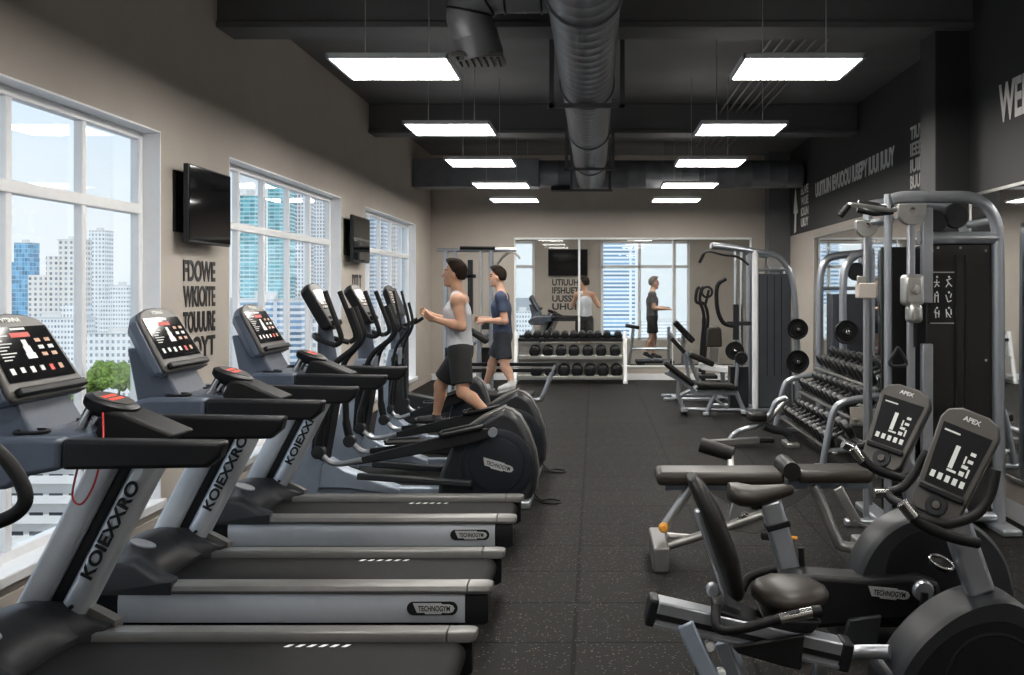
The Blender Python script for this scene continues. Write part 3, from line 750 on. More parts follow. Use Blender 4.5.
    # pedal arms and pedals (near one back, far one forward)
    for s, px, pz, ez in ((-1, -1.03, .47, .60), (1, -1.56, .405, .42)):
        y = Y(s*.265)
        a = Vector((-1.86, y, .37)); e = Vector((-.80, y, ez))
        mid = a.lerp(e, .55)
        MB().loft([[p+Vector((0, -w, -h)), p+Vector((0, w, -h)), p+Vector((0, w*.7, h)), p+Vector((0, -w*.7, h))] for p, w, h in ((a, .02, .022), (a.lerp(e, .2), .03, .035), (mid, .035, .05), (a.lerp(e, .9), .035, .05), (e, .02, .03))]).build('pedal_arm', 'dark', r, bevel=.008, smooth=50)
        t = (px-a.x)/(e.x-a.x); pc = a.lerp(e, t)+Vector((0, 0, .05)); dirv = (e-a).normalized()
        pc.z = max(pc.z, pz-.03)
        pd = MB(); up = Vector((-dirv.z, 0, dirv.x)); pp = [(-.17, -.055), (-.14, -.075), (.14, -.075), (.17, -.055), (.17, .055), (.14, .075), (-.14, .075), (-.17, .055)]
        pd.loft([[pc+dirv*u+Vector((0, v, 0)) for u, v in pp], [pc+dirv*u+Vector((0, v, 0))+up*.022 for u, v in pp]])
        pdl = pd.build('pedal', 'black', r, bevel=.005)
        MB().tube([pc+dirv*u+Vector((0, v, 0))+up*.03 for u, v in ((-.16, -.07), (-.165, 0), (-.16, .07), (.1, .075))], .012, 8).build('pedal_rim', 'darkgrey', pdl)
        a2 = Vector((-1.84, y+.0*s, .26)); e2 = Vector((-.95, y, .20))
        MB().bar(a2, e2, .05, .05).build('lower_link', 'darkgrey', r, bevel=.012)
        MB().cyl((-.79, y-.03, ez), (-.79, y+.03, ez), .035, 16).build('crank_joint', 'silver', r)
    return r
el = make_elliptical()
el['label'] = 'nearest elliptical trainer with a badge on its big wheel housing, behind the treadmills'
eL = [el,
      copy_tree(el, (-1.45, 9.35, 0), 'elliptical trainer ridden by the man in the light tank top'),
      copy_tree(el, (-1.73, 10.8, 0), 'empty elliptical trainer between the two striding men')]
eL[2].scale = (.62, 1, 1)
# the machine under the man in navy: walking platform with bent silver rear frame
r = thing('walking_machine', (-1.3, 12.7, 0), 'walking machine under the man in navy, with bent silver tube at its rear', 'walking machine')
Y = lambda y: 12.7+y
MB().bb(-1.85, -.78, Y(-.33), Y(.20), .34, .405).build('deck', 'black', r, bevel=.015)
MB().prism([(-1.95, .03), (-1.95, .3), (-1.8, .34), (-.85, .34), (-.95, .2), (-1.1, .03)], Y(-.26), Y(.16), 'y').build('base_cover', 'darkgrey', r, bevel=.02)
MB().tube(spline([(-.51, Y(.28), .73), (-.56, Y(.28), .62), (-.68, Y(.28), .32), (-.74, Y(.28), .275), (-.86, Y(.28), .27), (-1.5, Y(.28), .27)], 6), .03, 10).build('rear_frame', 'silver', r)
MB().tube([(-1.2, Y(.28), .27), (-1.25, Y(.28), .02)], .03, 10).build('rear_strut', 'silver', r)
for z, m_ in ((.735, 'dark'), (.655, 'dark')): MB().bar((-1.9, Y(.28), z), (-.50, Y(.28), z), .05, .045).build('side_rail', m_, r, bevel=.008)
MB().bar((-1.85, Y(.28), .695), (-.56, Y(.28), .695), .02, .02).build('rail_trim', 'steel', r)
MB().tube([(-1.86, Y(.28), .73), (-1.88, Y(.22), .3)], .03, 10).build('front_strut', 'silver', r)
MB().prism([(-2.75, .02), (-2.65, .5), (-2.5, 1.2), (-2.38, 1.2), (-2.38, .4), (-1.85, .3), (-1.85, .02)], Y(-.1), Y(.1), 'y').build('front_column', 'darkgrey', r, bevel=.02)
MB().loft([[(-2.47, Y(-.17), 1.36), (-2.47, Y(.17), 1.36), (-2.63, Y(.18), 1.70), (-2.63, Y(-.18), 1.70)], [(-2.41, Y(-.17), 1.38), (-2.41, Y(.17), 1.38), (-2.57, Y(.18), 1.73), (-2.57, Y(-.18), 1.73)]]).build('console', 'dark', r, bevel=.01)
MB().tube([(-2.44, Y(0), 1.18), (-2.50, Y(0), 1.45)], .06, 12).build('console_neck', 'bluegrey', r)
MB().tube(spline([(-2.22, Y(-.2), 1.34), (-2.32, Y(-.22), 1.28), (-2.46, Y(-.1), 1.24), (-2.46, Y(.1), 1.24), (-2.32, Y(.22), 1.28), (-2.22, Y(.2), 1.34)], 6), .022, 10).build('handlebar', 'black', r)
for i, yy in ((0, 8.0), (1, 9.35)):
    o = MB().tube(spline([(-.50, yy+.05, .08), (-.44, yy+.04, .015), (-.36, yy+.10, .008), (-.27, yy+.02, .008), (-.31, yy-.08, .008), (-.42, yy-.04, .008), (-.48, yy+.0, .03)], 6), .007, 6).build('power_cord', 'black')
    tag(o, ['thin black cord looped on the floor behind the nearest elliptical wheel', 'thin black cord looped behind the second elliptical wheel'][i], 'cord', 'power cords')
# ------------------------------------------------------------------ upright bike (behind the recumbent one)
def R2(px, py, Y=4.9): return W(px, py, Y)
def bike_console(r, O, U, N, X, w0, w1, h, bw=.03):
    """tapered console: O lower centre of the face, X across, U up the face, N out of the face"""
    def pl(pts, off): return [O+X*a+U*c+N*off for a, c in pts]
    out = [(-w0, .03), (-w0*.75, 0), (w0*.75, 0), (w0, .03), (w1, h*.86), (w1*.85, h*.95), (w1*.45, h), (-w1*.45, h), (-w1*.85, h*.95), (-w1, h*.86)]
    hd = MB().loft([pl([(a*.8, h*.06+c*.86) for a, c in out], -.085), pl(out, -.05), pl(out, 0)]).build('console', 'darkgrey', r, bevel=.01)
    MB().loft([pl(out, .0), pl([(a*.96, h*.015+c*.97) for a, c in out], .012)]).build('console_bezel', 'bezel', hd, bevel=.004)
    f = MB(); o2 = O+N*.0125
    f.slab([o2+X*a+U*c for a, c in ((-w0*.8, h*.26), (w0*.8, h*.26), (w1*.82, h*.82), (-w1*.82, h*.82))], N, .003)
    o3 = o2+N*.0032
    for k in range(5): quad_on(f, o3, X, U, N, -.07+k*.03, -.052+k*.03, h*.32, h*.38, .0006, 1)
    quad_on(f, o3, X, U, N, -.018, .0, h*.45, h*.66, .0006, 1)
    quad_on(f, o3, X, U, N, -.018, .02, h*.42, h*.44, .0006, 1)
    for a, c, e, g in ((.03, .05, .42, .46), (.058, .066, .42, .5), (.03, .055, .49, .52), (.03, .037, .53, .6), (.045, .066, .55, .58), (.045, .066, .62, .65)):
        quad_on(f, o3, X, U, N, a, c, h*e, h*g, .0006, 1)
    quad_on(f, o3, X, U, N, -.085, -.02, h*.75, h*.765, .0006, 1)
    f.build('screen', ['bikescreen', 'lcd'], hd)
    lettering('maker_lettering', 'APEX', h*.045, 'logosil', hd, O+X*-.035+U*h*.89+N*.012, X, U, .07, .003, .03)
    b = MB(); b.lathe(O+U*h*.10+N*.008, N, [(0, .045), (.014, .042), (.016, .036), (.012, .02), (.012, 0)], 24)
    b.build('control_dial', 'darkgrey', hd)
    MB().lathe(O+U*h*.10+N*.02-X*.0, N, [(0, .018), (.012, .016), (.014, 0)], 16).build('dial_knob', 'bezel', hd)
    MB().slab(pl([(-w0*.9, h*.19), (w0*.9, h*.19), (w0*.92, h*.245), (-w0*.92, h*.245)], .008), N, .03).build('ledge', 'dark', hd, bevel=.006)
    return hd

Yu = 4.95
r = thing('upright_bike', (1.35, Yu, 0), 'upright exercise bike behind the recumbent bike, with raised saddle on a silver post', 'exercise bike')
Y = lambda y: Yu+y
# wheel shroud
q = spline([(1.22, .06), (1.23, .20), (1.28, .36), (1.36, .49), (1.47, .575), (1.61, .615), (1.76, .60), (1.90, .52), (2.0, .38), (2.04, .2), (2.0, .06)], 5)
q = [(p.x, p.y) for p in [Vector((a.x, a.y, 0)) for a in q]]
sh = MB().prism(q, Y(-.13), Y(.13), 'y', .93, .93, [(Y(-.11), .98), (Y(-.08), 1), (Y(.08), 1), (Y(.11), .98)]).build('wheel_shroud', 'darkgrey', r, smooth=45)
MB().lathe((1.62, Y(-.128), .33), (0, -1, 0), [(0, .22), (.008, .218), (.01, .20), (.01, 0)], 36).build('side_disc', 'dark', sh)
# low body beam
q = [(.86, .08), (.85, .24), (.91, .33), (1.02, .345), (1.30, .325), (1.55, .34), (1.64, .31), (1.66, .20), (1.60, .14), (1.40, .12), (1.10, .09)]
bd = MB().prism(q, Y(-.20), Y(-.02), 'y').build('body', 'dark', r, bevel=.025, seg=3)
MB().ring((1.0, Y(-.203), .265), (0, 1, 0), .055, .016, 28).build('ring_trim', 'silver', bd)
badge(bd, (1.395, Y(-.202), .26), (1, 0, -.1), (.1, 0, 1), .20, False)
cr = MB().lathe((1.555, Y(-.20), .275), (0, -1, 0), [(0, .05), (.02, .05), (.03, .042), (.03, 0)], 24).build('crank', 'silver', r)
MB().bar((1.555, Y(-.235), .275), (1.54, Y(-.235), .13), .02, .035, (1, 0, 0)).build('crank_arm', 'black', cr, bevel=.005)
MB().bb(1.52, 1.65, Y(-.36), Y(-.245), .10, .13).build('pedal', 'black', cr, bevel=.006)
MB().prism([(1.20, .14), (1.36, .16), (1.34, .03), (1.24, .0), (1.16, .0)], Y(-.22), Y(.22), 'y').build('front_foot', 'darkgrey', r, bevel=.01)
MB().bb(.84, .93, Y(-.24), Y(.24), 0, .07).build('rear_foot', 'darkgrey', r, bevel=.015)
MB().bar((.86, Yu, .05), (.92, Yu, .3), .08, .07).build('rear_leg', 'dark', r, bevel=.01)
# seat post and saddle
MB().bar((.965, Yu, .30), (.865, Yu, .66), .085, .105).build('seat_post', 'silver', r, bevel=.018, seg=3)
MB().bar((.905, Yu, .525), (.897, Yu, .555), .096, .118).build('post_collar', 'black', r, bevel=.006)
sec = [(.655, .03, .695, .03), (.665, .085, .70, .045), (.71, .118, .69, .055), (.78, .105, .68, .052), (.86, .065, .69, .045), (.93, .04, .705, .034), (.975, .026, .71, .022), (.985, .01, .71, .01)]
MB().loft([[(x, Yu+w*math.cos(t), z+h*math.sin(t)) for t in [2*PI*k/18 for k in range(18)]] for x, w, z, h in sec]).build('saddle', 'brownvinyl', r, smooth=60)
MB().bb(.77, .86, Y(-.03), Y(.03), .62, .66).build('saddle_clamp', 'dark', r, bevel=.008)
MB().tube([(1.02, Y(-.02), .34), (1.015, Y(-.02), .43)], .015, 10).build('adjust_knob', 'black', r)
# console column, console, handles
MB().bar((1.62, Yu, .56), (1.50, Yu, .92), .075, .10).build('console_column', 'silver', r, bevel=.02, seg=3)
U = Vector((.40, .18, .86)).normalized(); Xc = Vector((.66, -.75, .0)); Xc = (Xc-U*Xc.dot(U)).normalized(); Nn = Xc.cross(U)
O = W(879, 467, 4.85)
Xc = Vector((.80, -.50, -.12)); Xc = (Xc-U*Xc.dot(U)).normalized(); Nn = Xc.cross(U)
bike_console(r, O, U, Nn, Xc, .10, .125, .425)
MB().bar(O+U*.1-Nn*.05, Vector((1.50, Yu, .90)), .06, .09).build('console_bracket', 'dark', r, bevel=.012)
def handle(r, Yo, near, far, grips):
    pass
def H(px, py, Y_): return W(px, py, Y_)
MB().tube(spline([H(852, 449, 5.12), H(868, 444, 5.15), H(882, 430, 5.18), H(888, 405, 5.2), H(886, 392, 5.2)], 6), .021, 12).build('far_handle', 'black', r)
MB().tube(spline([H(852, 449, 5.12), H(862, 462, 5.05), H(885, 470, 4.98), H(900, 474, 4.95)], 6), .021, 12).build('handle_loop', 'black', r)
MB().tube(spline([H(858, 452, 4.66), H(872, 467, 4.64), H(890, 475, 4.64), H(906, 478, 4.7), H(918, 470, 4.78)], 6), .021, 12).build('near_handle', 'black', r)
for a, b_ in (((838, 446), (856, 451)), ((851, 449), (862, 461))):
    pass
MB().tube([H(843, 444, 5.1), H(853, 449, 5.11)], .022, 12).build('pulse_grip', 'chrome', r)
MB().tube([H(853, 448, 4.66), H(863, 461, 4.65)], .0225, 12).build('pulse_grip', 'chrome', r)

# ------------------------------------------------------------------ recumbent bike (right foreground)
Yr = 4.15
r = thing('recumbent_bike', (1.15, Yr, 0), 'recumbent exercise bike in the right foreground with padded seat back and silver rail', 'recumbent bike')
Y = lambda y: Yr+y
P = lambda px, py, y=0: W(px, py, Yr+y)
q = [(p.x, p.y) for p in spline([(1.22, .03, 0), (1.21, .12, 0), (1.26, .22, 0), (1.345, .315, 0), (1.46, .40, 0), (1.58, .445, 0), (1.69, .445, 0), (1.79, .38, 0), (1.87, .27, 0), (1.92, .14, 0), (1.92, .03, 0)], 5)]
sh = MB().prism(q, Y(-.14), Y(.14), 'y', .95, .95, [(Y(-.12), .985), (Y(-.09), 1), (Y(.09), 1), (Y(.12), .985)]).build('wheel_shroud', 'darkgrey', r, smooth=45)
MB().lathe((1.60, Y(-.146), .13), (0, -1, 0), [(0, .20), (.006, .198), (.008, .19), (.004, .185), (.004, 0)], 40).build('side_disc', 'dark', sh)
q2 = [(p.x, p.y) for p in spline([(1.275, .04, 0), (1.275, .12, 0), (1.325, .21, 0), (1.42, .305, 0), (1.54, .36, 0), (1.66, .37, 0), (1.76, .31, 0), (1.83, .20, 0), (1.85, .04, 0)], 5)]
MB().prism(q2, Y(-.147), Y(-.1405), 'y').build('side_cover', 'dark', sh)
cr = MB().lathe((1.56, Y(-.15), .07), (0, -1, 0), [(0, .045), (.02, .045), (.03, .035), (.03, 0)], 20).build('crank', 'silver', r)
MB().bar((1.56, Y(-.185), .07), (1.42, Y(-.185), .12), .02, .035).build('crank_arm', 'black', cr, bevel=.005)
MB().prism([(1.17, .03), (1.18, .12), (1.22, .14), (1.3, .14), (1.3, .03)], Y(-.17), Y(.17), 'y').build('front_fairing', 'darkgrey', r, bevel=.02)
# column
cb = P(966, 590); ct = P(940, 510)
MB().bar((1.60, Yr, .44), (1.475, Yr, .80), .085, .115).build('console_column', 'silver', r, bevel=.022, seg=3)
MB().ring(P(942, 562, -.02), (.3, -.3, 1), .05, .006, 24).build('bottle_ring', 'chrome', r)
MB().lathe(P(942, 562, -.02)-Vector((.01, -.01, .03)), (.3, -.3, 1), [(0, .03), (.01, .045), (.03, .05)], 20).build('bottle_holder', 'black', r)
U = Vector((.42, .10, .88)).normalized(); Xc = Vector((.86, -.42, -.14)); Xc = (Xc-U*Xc.dot(U)).normalized(); Nn = Xc.cross(U)
O = P(932, 516, -.10)
bike_console(r, O, U, Nn, Xc, .10, .122, .46)
MB().bar(O+U*.12-Nn*.06, Vector((1.47, Yr, .78)), .07, .10).build('console_bracket', 'dark', r, bevel=.012)
MB().tube(spline([P(887, 493, .25), P(903, 487, .26), P(916, 472, .27), P(923, 458, .27), P(928, 452, .27)], 6), .02, 12).build('far_handle', 'black', r)
MB().tube(spline([P(887, 493, .25), P(893, 500, .2), P(910, 508, .1), P(926, 516, .05), P(940, 520, 0)], 6), .02, 12).build('handle_loop', 'black', r)
MB().tube(spline([P(911, 514, -.25), P(920, 523, -.25), P(938, 532, -.25), P(958, 539, -.24), P(978, 543, -.22)], 6), .022, 12).build('near_handle', 'black', r)
MB().tube(spline([P(916, 518, -.25), P(945, 524, -.2), P(975, 515, -.18), P(990, 495, -.17), P(996, 470, -.16)], 6), .021, 12).build('side_loop', 'black', r)
MB().tube([P(874, 493, .25), P(888, 493, .25)], .0225, 12).build('pulse_grip', 'chrome', r)
MB().tube([P(902, 503, -.25), P(913, 517, -.25)], .024, 12).build('pulse_grip', 'chrome', r)
# sloping seat rail
a = P(655, 610, -.06); e = P(838, 652, -.06); dv = (e-a).normalized()
up = Vector((-dv.z, 0, dv.x))
MB().bar(a, e, .11, .105, up).build('seat_rail', 'silver', r, bevel=.008)
MB().bar(a-up*.006-Vector((0, .057, 0)), e-up*.006-Vector((0, .057, 0)), .006, .022, up).build('rail_groove', 'black', r)
MB().bar(a-up*.043-Vector((0, .057, 0)), e-up*.043-Vector((0, .057, 0)), .01, .012, up).build('rail_lip', 'silver', r)
MB().bar(a-dv*.035, a+dv*.005, .115, .112, up).build('rail_cap', 'dark', r, bevel=.01)
MB().bar(e-dv*.005, e+dv*.045, .118, .118, up).build('rail_cap', 'dark', r, bevel=.01)
# legs and floor bar
MB().bar(P(685, 622, -.10), Vector((.52, Y(-.12), .02)), .06, .07).build('leg', 'bluesilver', r, bevel=.01)
MB().bar(P(724, 640, .06), Vector((.62, Y(.0), .02)), .06, .075).build('leg', 'silver', r, bevel=.01)
MB().bar(P(820, 660, -.02), Vector((.93, Y(-.02), .03)), .06, .06).build('leg', 'silver', r, bevel=.01)
MB().bb(.44, .52, Y(-.26), Y(.26), 0, .06).build('rear_foot', 'dark', r, bevel=.015)
MB().tube(spline([P(742, 645, .1), P(770, 655, .08), P(810, 656, .06), P(860, 652, .05), P(890, 652, 0)], 6), .03, 12).build('lower_tube', 'silver', r)
MB().bb(.5, 1.2, Y(-.04), Y(.04), .02, .07).build('floor_bar', 'darkgrey', r, bevel=.01)
for px, py in ((709, 644), (720, 672)):
    c = P(px, py, -.07); MB().lathe(c, (0, -1, 0), [(0, .022), (.03, .022), (.035, .018), (.035, .008), (.028, .008)], 16).build('leg_roller', 'white', r)
# seat
seat = []
for t, w, h in ((0, .03, .02), (.04, .12, .045), (.12, .185, .06), (.24, .17, .06), (.32, .11, .048), (.36, .06, .03), (.375, .02, .01)):
    seat.append([(.655+t*.85+.0, Y(.03+w*math.cos(k*2*PI/20)), .44-.02*t+h*math.sin(k*2*PI/20)+.02*math.cos(k*2*PI/20)*0) for k in range(20)])
so = MB().loft(seat).build('seat', 'brownvinyl', r, smooth=60)
MB().prism([(.68, .37), (.92, .36), (.88, .31), (.72, .31)], Y(-.11), Y(.15), 'y').build('seat_base', 'dark', r, bevel=.01)
# seat back: padded, raked
b0 = P(741, 592, .03); t0 = P(699, 474, .03); d = (t0-b0).normalized(); n = Vector((d.z, 0, -d.x))
rg = []
for t, w, h, bow in ((0, .10, .02, 0), (.03, .15, .035, 0), (.18, .185, .045, .012), (.36, .175, .042, .012), (.48, .13, .034, -.003), (.525, .09, .02, -.012)):
    c = b0+d*t+n*(-.02+bow)
    rg.append([c+Vector((0, w*math.copysign(abs(math.cos(k*2*PI/20))**.6, math.cos(k*2*PI/20)), 0))+n*h*math.copysign(abs(math.sin(k*2*PI/20))**.7, math.sin(k*2*PI/20)) for k in range(20)])
MB().loft(rg).build('seat_back', 'vinyl', r, smooth=60)
MB().bar(P(738, 622, .0), P(700, 508, .0), .05, .055, n).build('back_frame', 'silver', r, bevel=.01)
MB().lathe(P(712, 588, -.04), (0, -1, 0), [(0, .026), (.04, .026), (.046, .02), (.046, 0)], 16).build('back_bolt', 'silver', r)
# carriage, side handles
MB().prism([tuple(P(px, py)[i] for i in (0, 2)) for px, py in ((727, 634), (797, 622), (793, 656), (775, 652), (733, 640))], Y(-.16), Y(-.13), 'y').build('carriage_plate', 'black', r, bevel=.006)
MB().prism([tuple(P(px, py)[i] for i in (0, 2)) for px, py in ((713, 600), (733, 606), (770, 622), (768, 634), (725, 632), (714, 620))], Y(-.11), Y(.12), 'y').build('seat_carriage', 'dark', r, bevel=.012)
MB().tube(spline([P(716, 606, -.15), P(716, 622, -.2), P(722, 630, -.22), P(745, 628, -.22), P(779, 619, -.22), P(800, 614, -.22)], 6), .02, 12).build('side_handle', 'black', r)
MB().tube([P(780, 619, -.22), P(812, 612, -.22)], .0215, 12).build('pulse_grip', 'chrome', r)
MB().tube([P(812, 612, -.22), P(821, 611, -.22)], .024, 12).build('grip_end', 'black', r)
MB().tube(spline([P(742, 590, .22), P(750, 577, .24), P(776, 569, .24)], 5), .02, 12).build('side_handle', 'black', r)

# ------------------------------------------------------------------ adjustable bench behind the bikes
Yn = 6.3
r = thing('weight_bench', (1.1, Yn, 0), 'adjustable weight bench with a long flat pad and orange pin, behind the bikes', 'weight bench')
Y = lambda y: Yn+y
def pad(nm, x0, x1, z0, z1, hw, m='vinyl', yc=Yn):
    return MB().bb(x0, x1, yc-hw, yc+hw, z0, z1).build(nm, m, r, bevel=.035, seg=4)
pad('back_pad', .38, 1.17, .49, .575, .15, 'brownvinyl')
pad('seat_pad', 1.25, 1.72, .505, .585, .15, 'brownvinyl')
MB().tube([(1.21, Y(-.16), .585), (1.21, Y(.16), .585)], .055, 20).build('roll_pad', 'vinyl', r)
MB().bb(.44, 1.20, Y(-.04), Y(.04), .445, .495).build('pad_frame', 'bluesilver', r, bevel=.008)
MB().bb(1.22, 1.72, Y(-.04), Y(.04), .455, .51).build('seat_frame', 'bluesilver', r, bevel=.008)
MB().tube([(.60, Y(-.05), .47), (.42, Y(-.05), .20)], .03, 12).build('front_leg', 'steel', r)
MB().lathe((.425, Y(-.08), .225), (0, -1, 0), [(0, .03), (.02, .032), (.03, .022), (.05, .018), (.05, 0)], 14).build('adjust_pin', 'orange', r)
MB().bar((.40, Y(-.30), .075), (.40, Y(.24), .075), .10, .15).build('front_foot', 'greyrail', r, bevel=.012)
MB().tube([(.42, Y(-.05), .09), (.68, Y(-.05), .17), (1.05, Y(-.05), .30)], .028, 12).build('lower_tube', 'steel', r)
MB().tube([(.45, Y(-.05), .16), (.62, Y(-.02), .14)], .024, 12).build('lower_brace', 'steel', r)
MB().bar((.72, Yn, .47), (1.10, Yn, .22), .06, .06).build('diagonal_strut', 'steel', r, bevel=.008)
MB().bar((1.40, Yn, .49), (.98, Yn, .24), .06, .07).build('diagonal_strut', 'steel', r, bevel=.008)
MB().prism([(.86, .40), (1.14, .46), (1.20, .26), (1.0, .17), (.82, .20)], Y(-.045), Y(.045), 'y').build('pivot_plate', 'steel', r, bevel=.01)
for x, z in ((1.0, .36), (1.16, .44), (.93, .28)):
    MB().lathe((x, Y(-.047), z), (0, -1, 0), [(0, .035), (.012, .035), (.014, .02), (.02, .018), (.02, 0)], 16).build('pivot_bolt', 'orange' if x > 1.1 else 'chrome', r)
MB().tube(spline([(1.36, Y(-.05), .48), (1.42, Y(-.05), .36), (1.50, Y(-.06), .16), (1.55, Y(-.06), .10), (1.74, Y(-.06), .09)], 6), .035, 12).build('rear_leg', 'steel', r)
MB().bar((1.72, Y(-.26), .05), (1.72, Y(.26), .05), .09, .1).build('rear_foot', 'steel', r, bevel=.012)
MB().bar((1.50, Y(-.1), .48), (1.62, Y(-.1), .26), .05, .06).build('step_arm', 'steel', r, bevel=.008)
MB().box((1.65, Y(-.1), .25), (.13, .12, .02), (0, .45, 0)).build('step_plate', 'greyrail', r, bevel=.004)
MB().tube([(1.74, Y(-.12), .57), (1.80, Y(-.12), .57)], .035, 12).build('rear_knob', 'steel', r)
MB().tube([(.90, Y(.0), .47), (.90, Y(.30), .50), (.90, Y(.36), .60)], .022, 10).build('roller_stem', 'steel', r)
MB().tube([(.71, Y(.42), .66), (.92, Y(.36), .605)], .05, 18).build('leg_roller', 'vinyl', r)
MB().bar((1.02, Y(-.16), .19), (1.16, Y(-.16), .185), .05, .045).build('foot_lever', 'black', r, bevel=.01)
MB().tube([(1.14, Y(-.16), .185), (1.24, Y(-.16), .175)], .012, 8).build('lever_rod', 'orange', r)

# ------------------------------------------------------------------ low leg bench beyond it
Yb = 10.9
r = thing('leg_bench', (1.6, Yb, 0), 'low bent-tube leg bench with small black pad, lying before the dumbbell rack', 'leg bench')
Y = lambda y: Yb+y
Q = lambda px, py, y=0: W(px, py, Yb+y)
MB().bar((1.18, Y(-.05), .035), (1.78, Y(-.05), .07), .09, .07).build('floor_bar', 'greyrail', r, bevel=.01)
MB().bb(1.55, 1.95, Y(-.07), Y(.07), .04, .09).build('foot_pad', 'black', r, bevel=.02)
MB().tube(spline([Q(727, 444), Q(737, 432), Q(758, 425), Q(770, 414), Q(776, 402), Q(786, 398)], 6), .03, 12).build('bent_tube', 'silver', r)
MB().tube(spline([Q(764, 425, .1), Q(778, 410, .1), Q(788, 398, .1)], 5), .026, 12).build('bent_tube', 'steel', r)
MB().bb(1.66, 1.86, Y(-.14), Y(.14), .28, .37).build('knee_pad', 'vinyl', r, bevel=.03, seg=3)
MB().tube(spline([Q(764, 426), Q(775, 430), Q(785, 432), Q(792, 440), Q(795, 450), Vector((2.16, Yb, .03))], 6), .045, 12).build('rear_leg', 'darkgrey', r)
MB().bb(2.06, 2.2, Y(-.16), Y(.16), 0, .05).build('rear_foot', 'steel', r, bevel=.01)

# ------------------------------------------------------------------ dumbbells
def dumbbell_root(L, hr, hl, grip=.016, rot=None):
    r = thing('dumbbell', (0, 0, 0), 'dumbbell', 'dumbbell')
    for s in (-1, 1):
        a = s*L/2
        MB().lathe((0, a, 0), (0, -s, 0), [(0, hr*.55), (.004, hr*.62), (.004+hl*.05, hr*.86), (hl*.22, hr), (hl*.82, hr), (hl, hr*.8), (hl, .01)], 18).build('head', 'iron', r, smooth=30)
        MB().lathe((0, a+s*.001, 0), (0, s, 0), [(0, hr*.30), (.004, hr*.3), (.005, hr*.2)], 12).build('head_cap', 'darkgrey', r)
    MB().tube([(0, -L/2+hl*.8, 0), (0, 0, 0), (0, L/2-hl*.8, 0)], [grip, grip*1.15, grip], 10).build('handle', 'darkgrey', r)
    return r
ORD = ['first', 'second', 'third', 'fourth', 'fifth', 'sixth', 'seventh', 'eighth', 'ninth', 'tenth', 'eleventh']

# back rack, under the glazing
Yk = 18.45
r = thing('dumbbell_rack', (-.46, Yk, 0), 'white three-tier dumbbell rack against the back wall under the glazing', 'dumbbell rack')
for x in (-1.45, .55):
    MB().bar((x, Yk-.28, 0), (x, Yk+.02, .93), .09, .07).build('rack_upright', 'white', r, bevel=.012)
    MB().bb(x-.04, x+.04, Yk-.36, Yk+.28, 0, .06).build('rack_foot', 'white', r, bevel=.01)
    MB().bar((x, Yk+.26, 0), (x, Yk+.10, .86), .07, .05).build('rack_brace', 'white', r, bevel=.01)
tiers = [(.80, Yk+.02, .0), (.485, Yk-.08, 0), (.125, Yk-.16, 0)]
for k, (z, yy, _) in enumerate(tiers):
    b = MB(); b.box((-.45, yy, z-.01), (1.92, .30, .025), (.12, 0, 0)); b.box((-.45, yy-.15, z-.015), (1.92, .02, .06)); b.box((-.45, yy+.15, z+.03), (1.92, .02, .06))
    b.build('shelf', 'steel' if k else 'dark', r, bevel=.004)
MB().bb(-1.40, .5, Yk+.16, Yk+.18, .2, .72).build('back_panel', 'steel', r, bevel=.004)
big = dumbbell_root(.30, .098, .10)
first = True
for k, px in enumerate((534.8, 548, 561, 574, 587.7, 601, 615)):
    lab = 'black round dumbbell %s from left on the middle shelf of the back rack' % ORD[k]
    loc = ((px-VPX)*18.37/FPX, Yk-.08, .485+.10)
    if first: big.location = loc; big['label'] = lab; big['group'] = 'dumbbells on the middle shelf of the back rack'; first = False; o = big
    else: o = copy_tree(big, loc, lab)
    o.rotation_euler = (.12, 0, 0)
for k, px in enumerate((536.5, 550.6, 564, 577, 590, 603, 616.6)):
    o = copy_tree(big, ((px-VPX)*18.29/FPX, Yk-.16, .125+.112), 'large black dumbbell %s from left on the bottom shelf of the back rack' % ORD[k])
    o['group'] = 'dumbbells on the bottom shelf of the back rack'; o.rotation_euler = (.12, 0, 0); o.scale = (1.1, 1.05, 1.1)
for k, px in enumerate((528, 537, 547, 556, 565, 573.5, 582, 590, 598, 607, 618)):
    o = copy_tree(big, ((px-VPX)*18.47/FPX, Yk+.02, .80+.075), 'small black dumbbell %s from left on the top shelf of the back rack' % ORD[k])
    o['group'] = 'dumbbells on the top shelf of the back rack'; o.rotation_euler = (.12, 0, 0); o.scale = (.72, .72, .72)

# right rack, along the right wall, three tiers leaning to the wall
r = thing('dumbbell_rack', (2.45, 10.8, 0), 'silver tube dumbbell rack along the right wall beyond the black cable tower', 'dumbbell rack')
for yy in (9.55, 12.05):
    MB().tube(spline([(2.17, yy, .0), (2.22, yy, .28), (2.28, yy, .54), (2.36, yy, .62), (2.52, yy, .66), (2.80, yy, .70)], 6), .035, 12).build('front_leg', 'silver', r)
    MB().tube([(2.80, yy, .0), (2.86, yy, 1.02)], .032, 12).build('rear_leg', 'silver', r)
    MB().tube([(2.19, yy, .16), (2.81, yy, .20)], .026, 10).build('side_bar', 'silver', r)
    MB().bb(2.1, 2.9, yy-.04, yy+.04, 0, .04).build('rack_foot', 'silver', r, bevel=.01)
TR = [(2.36, .25, .5), (2.56, .57, .5), (2.76, .86, .5)]
for x, z, a in TR:
    b = MB()
    for dx in (-.09, .09):
        c = Vector((x+dx*math.cos(a), 10.8, z+dx*math.sin(a)-.06))
        b.bar(c-Vector((0, 1.3, 0)), c+Vector((0, 1.3, 0)), .05, .02)
    b.bar((x+.17, 9.5, z+.0), (x+.17, 12.1, z+.0), .03, .04)
    b.build('rail_shelf', 'steel', r, bevel=.004)
MB().box((2.52, 9.57, .50), (.16, .02, .16), (0, 0, 0)).build('plaque', 'wallbeige', r, bevel=.004)
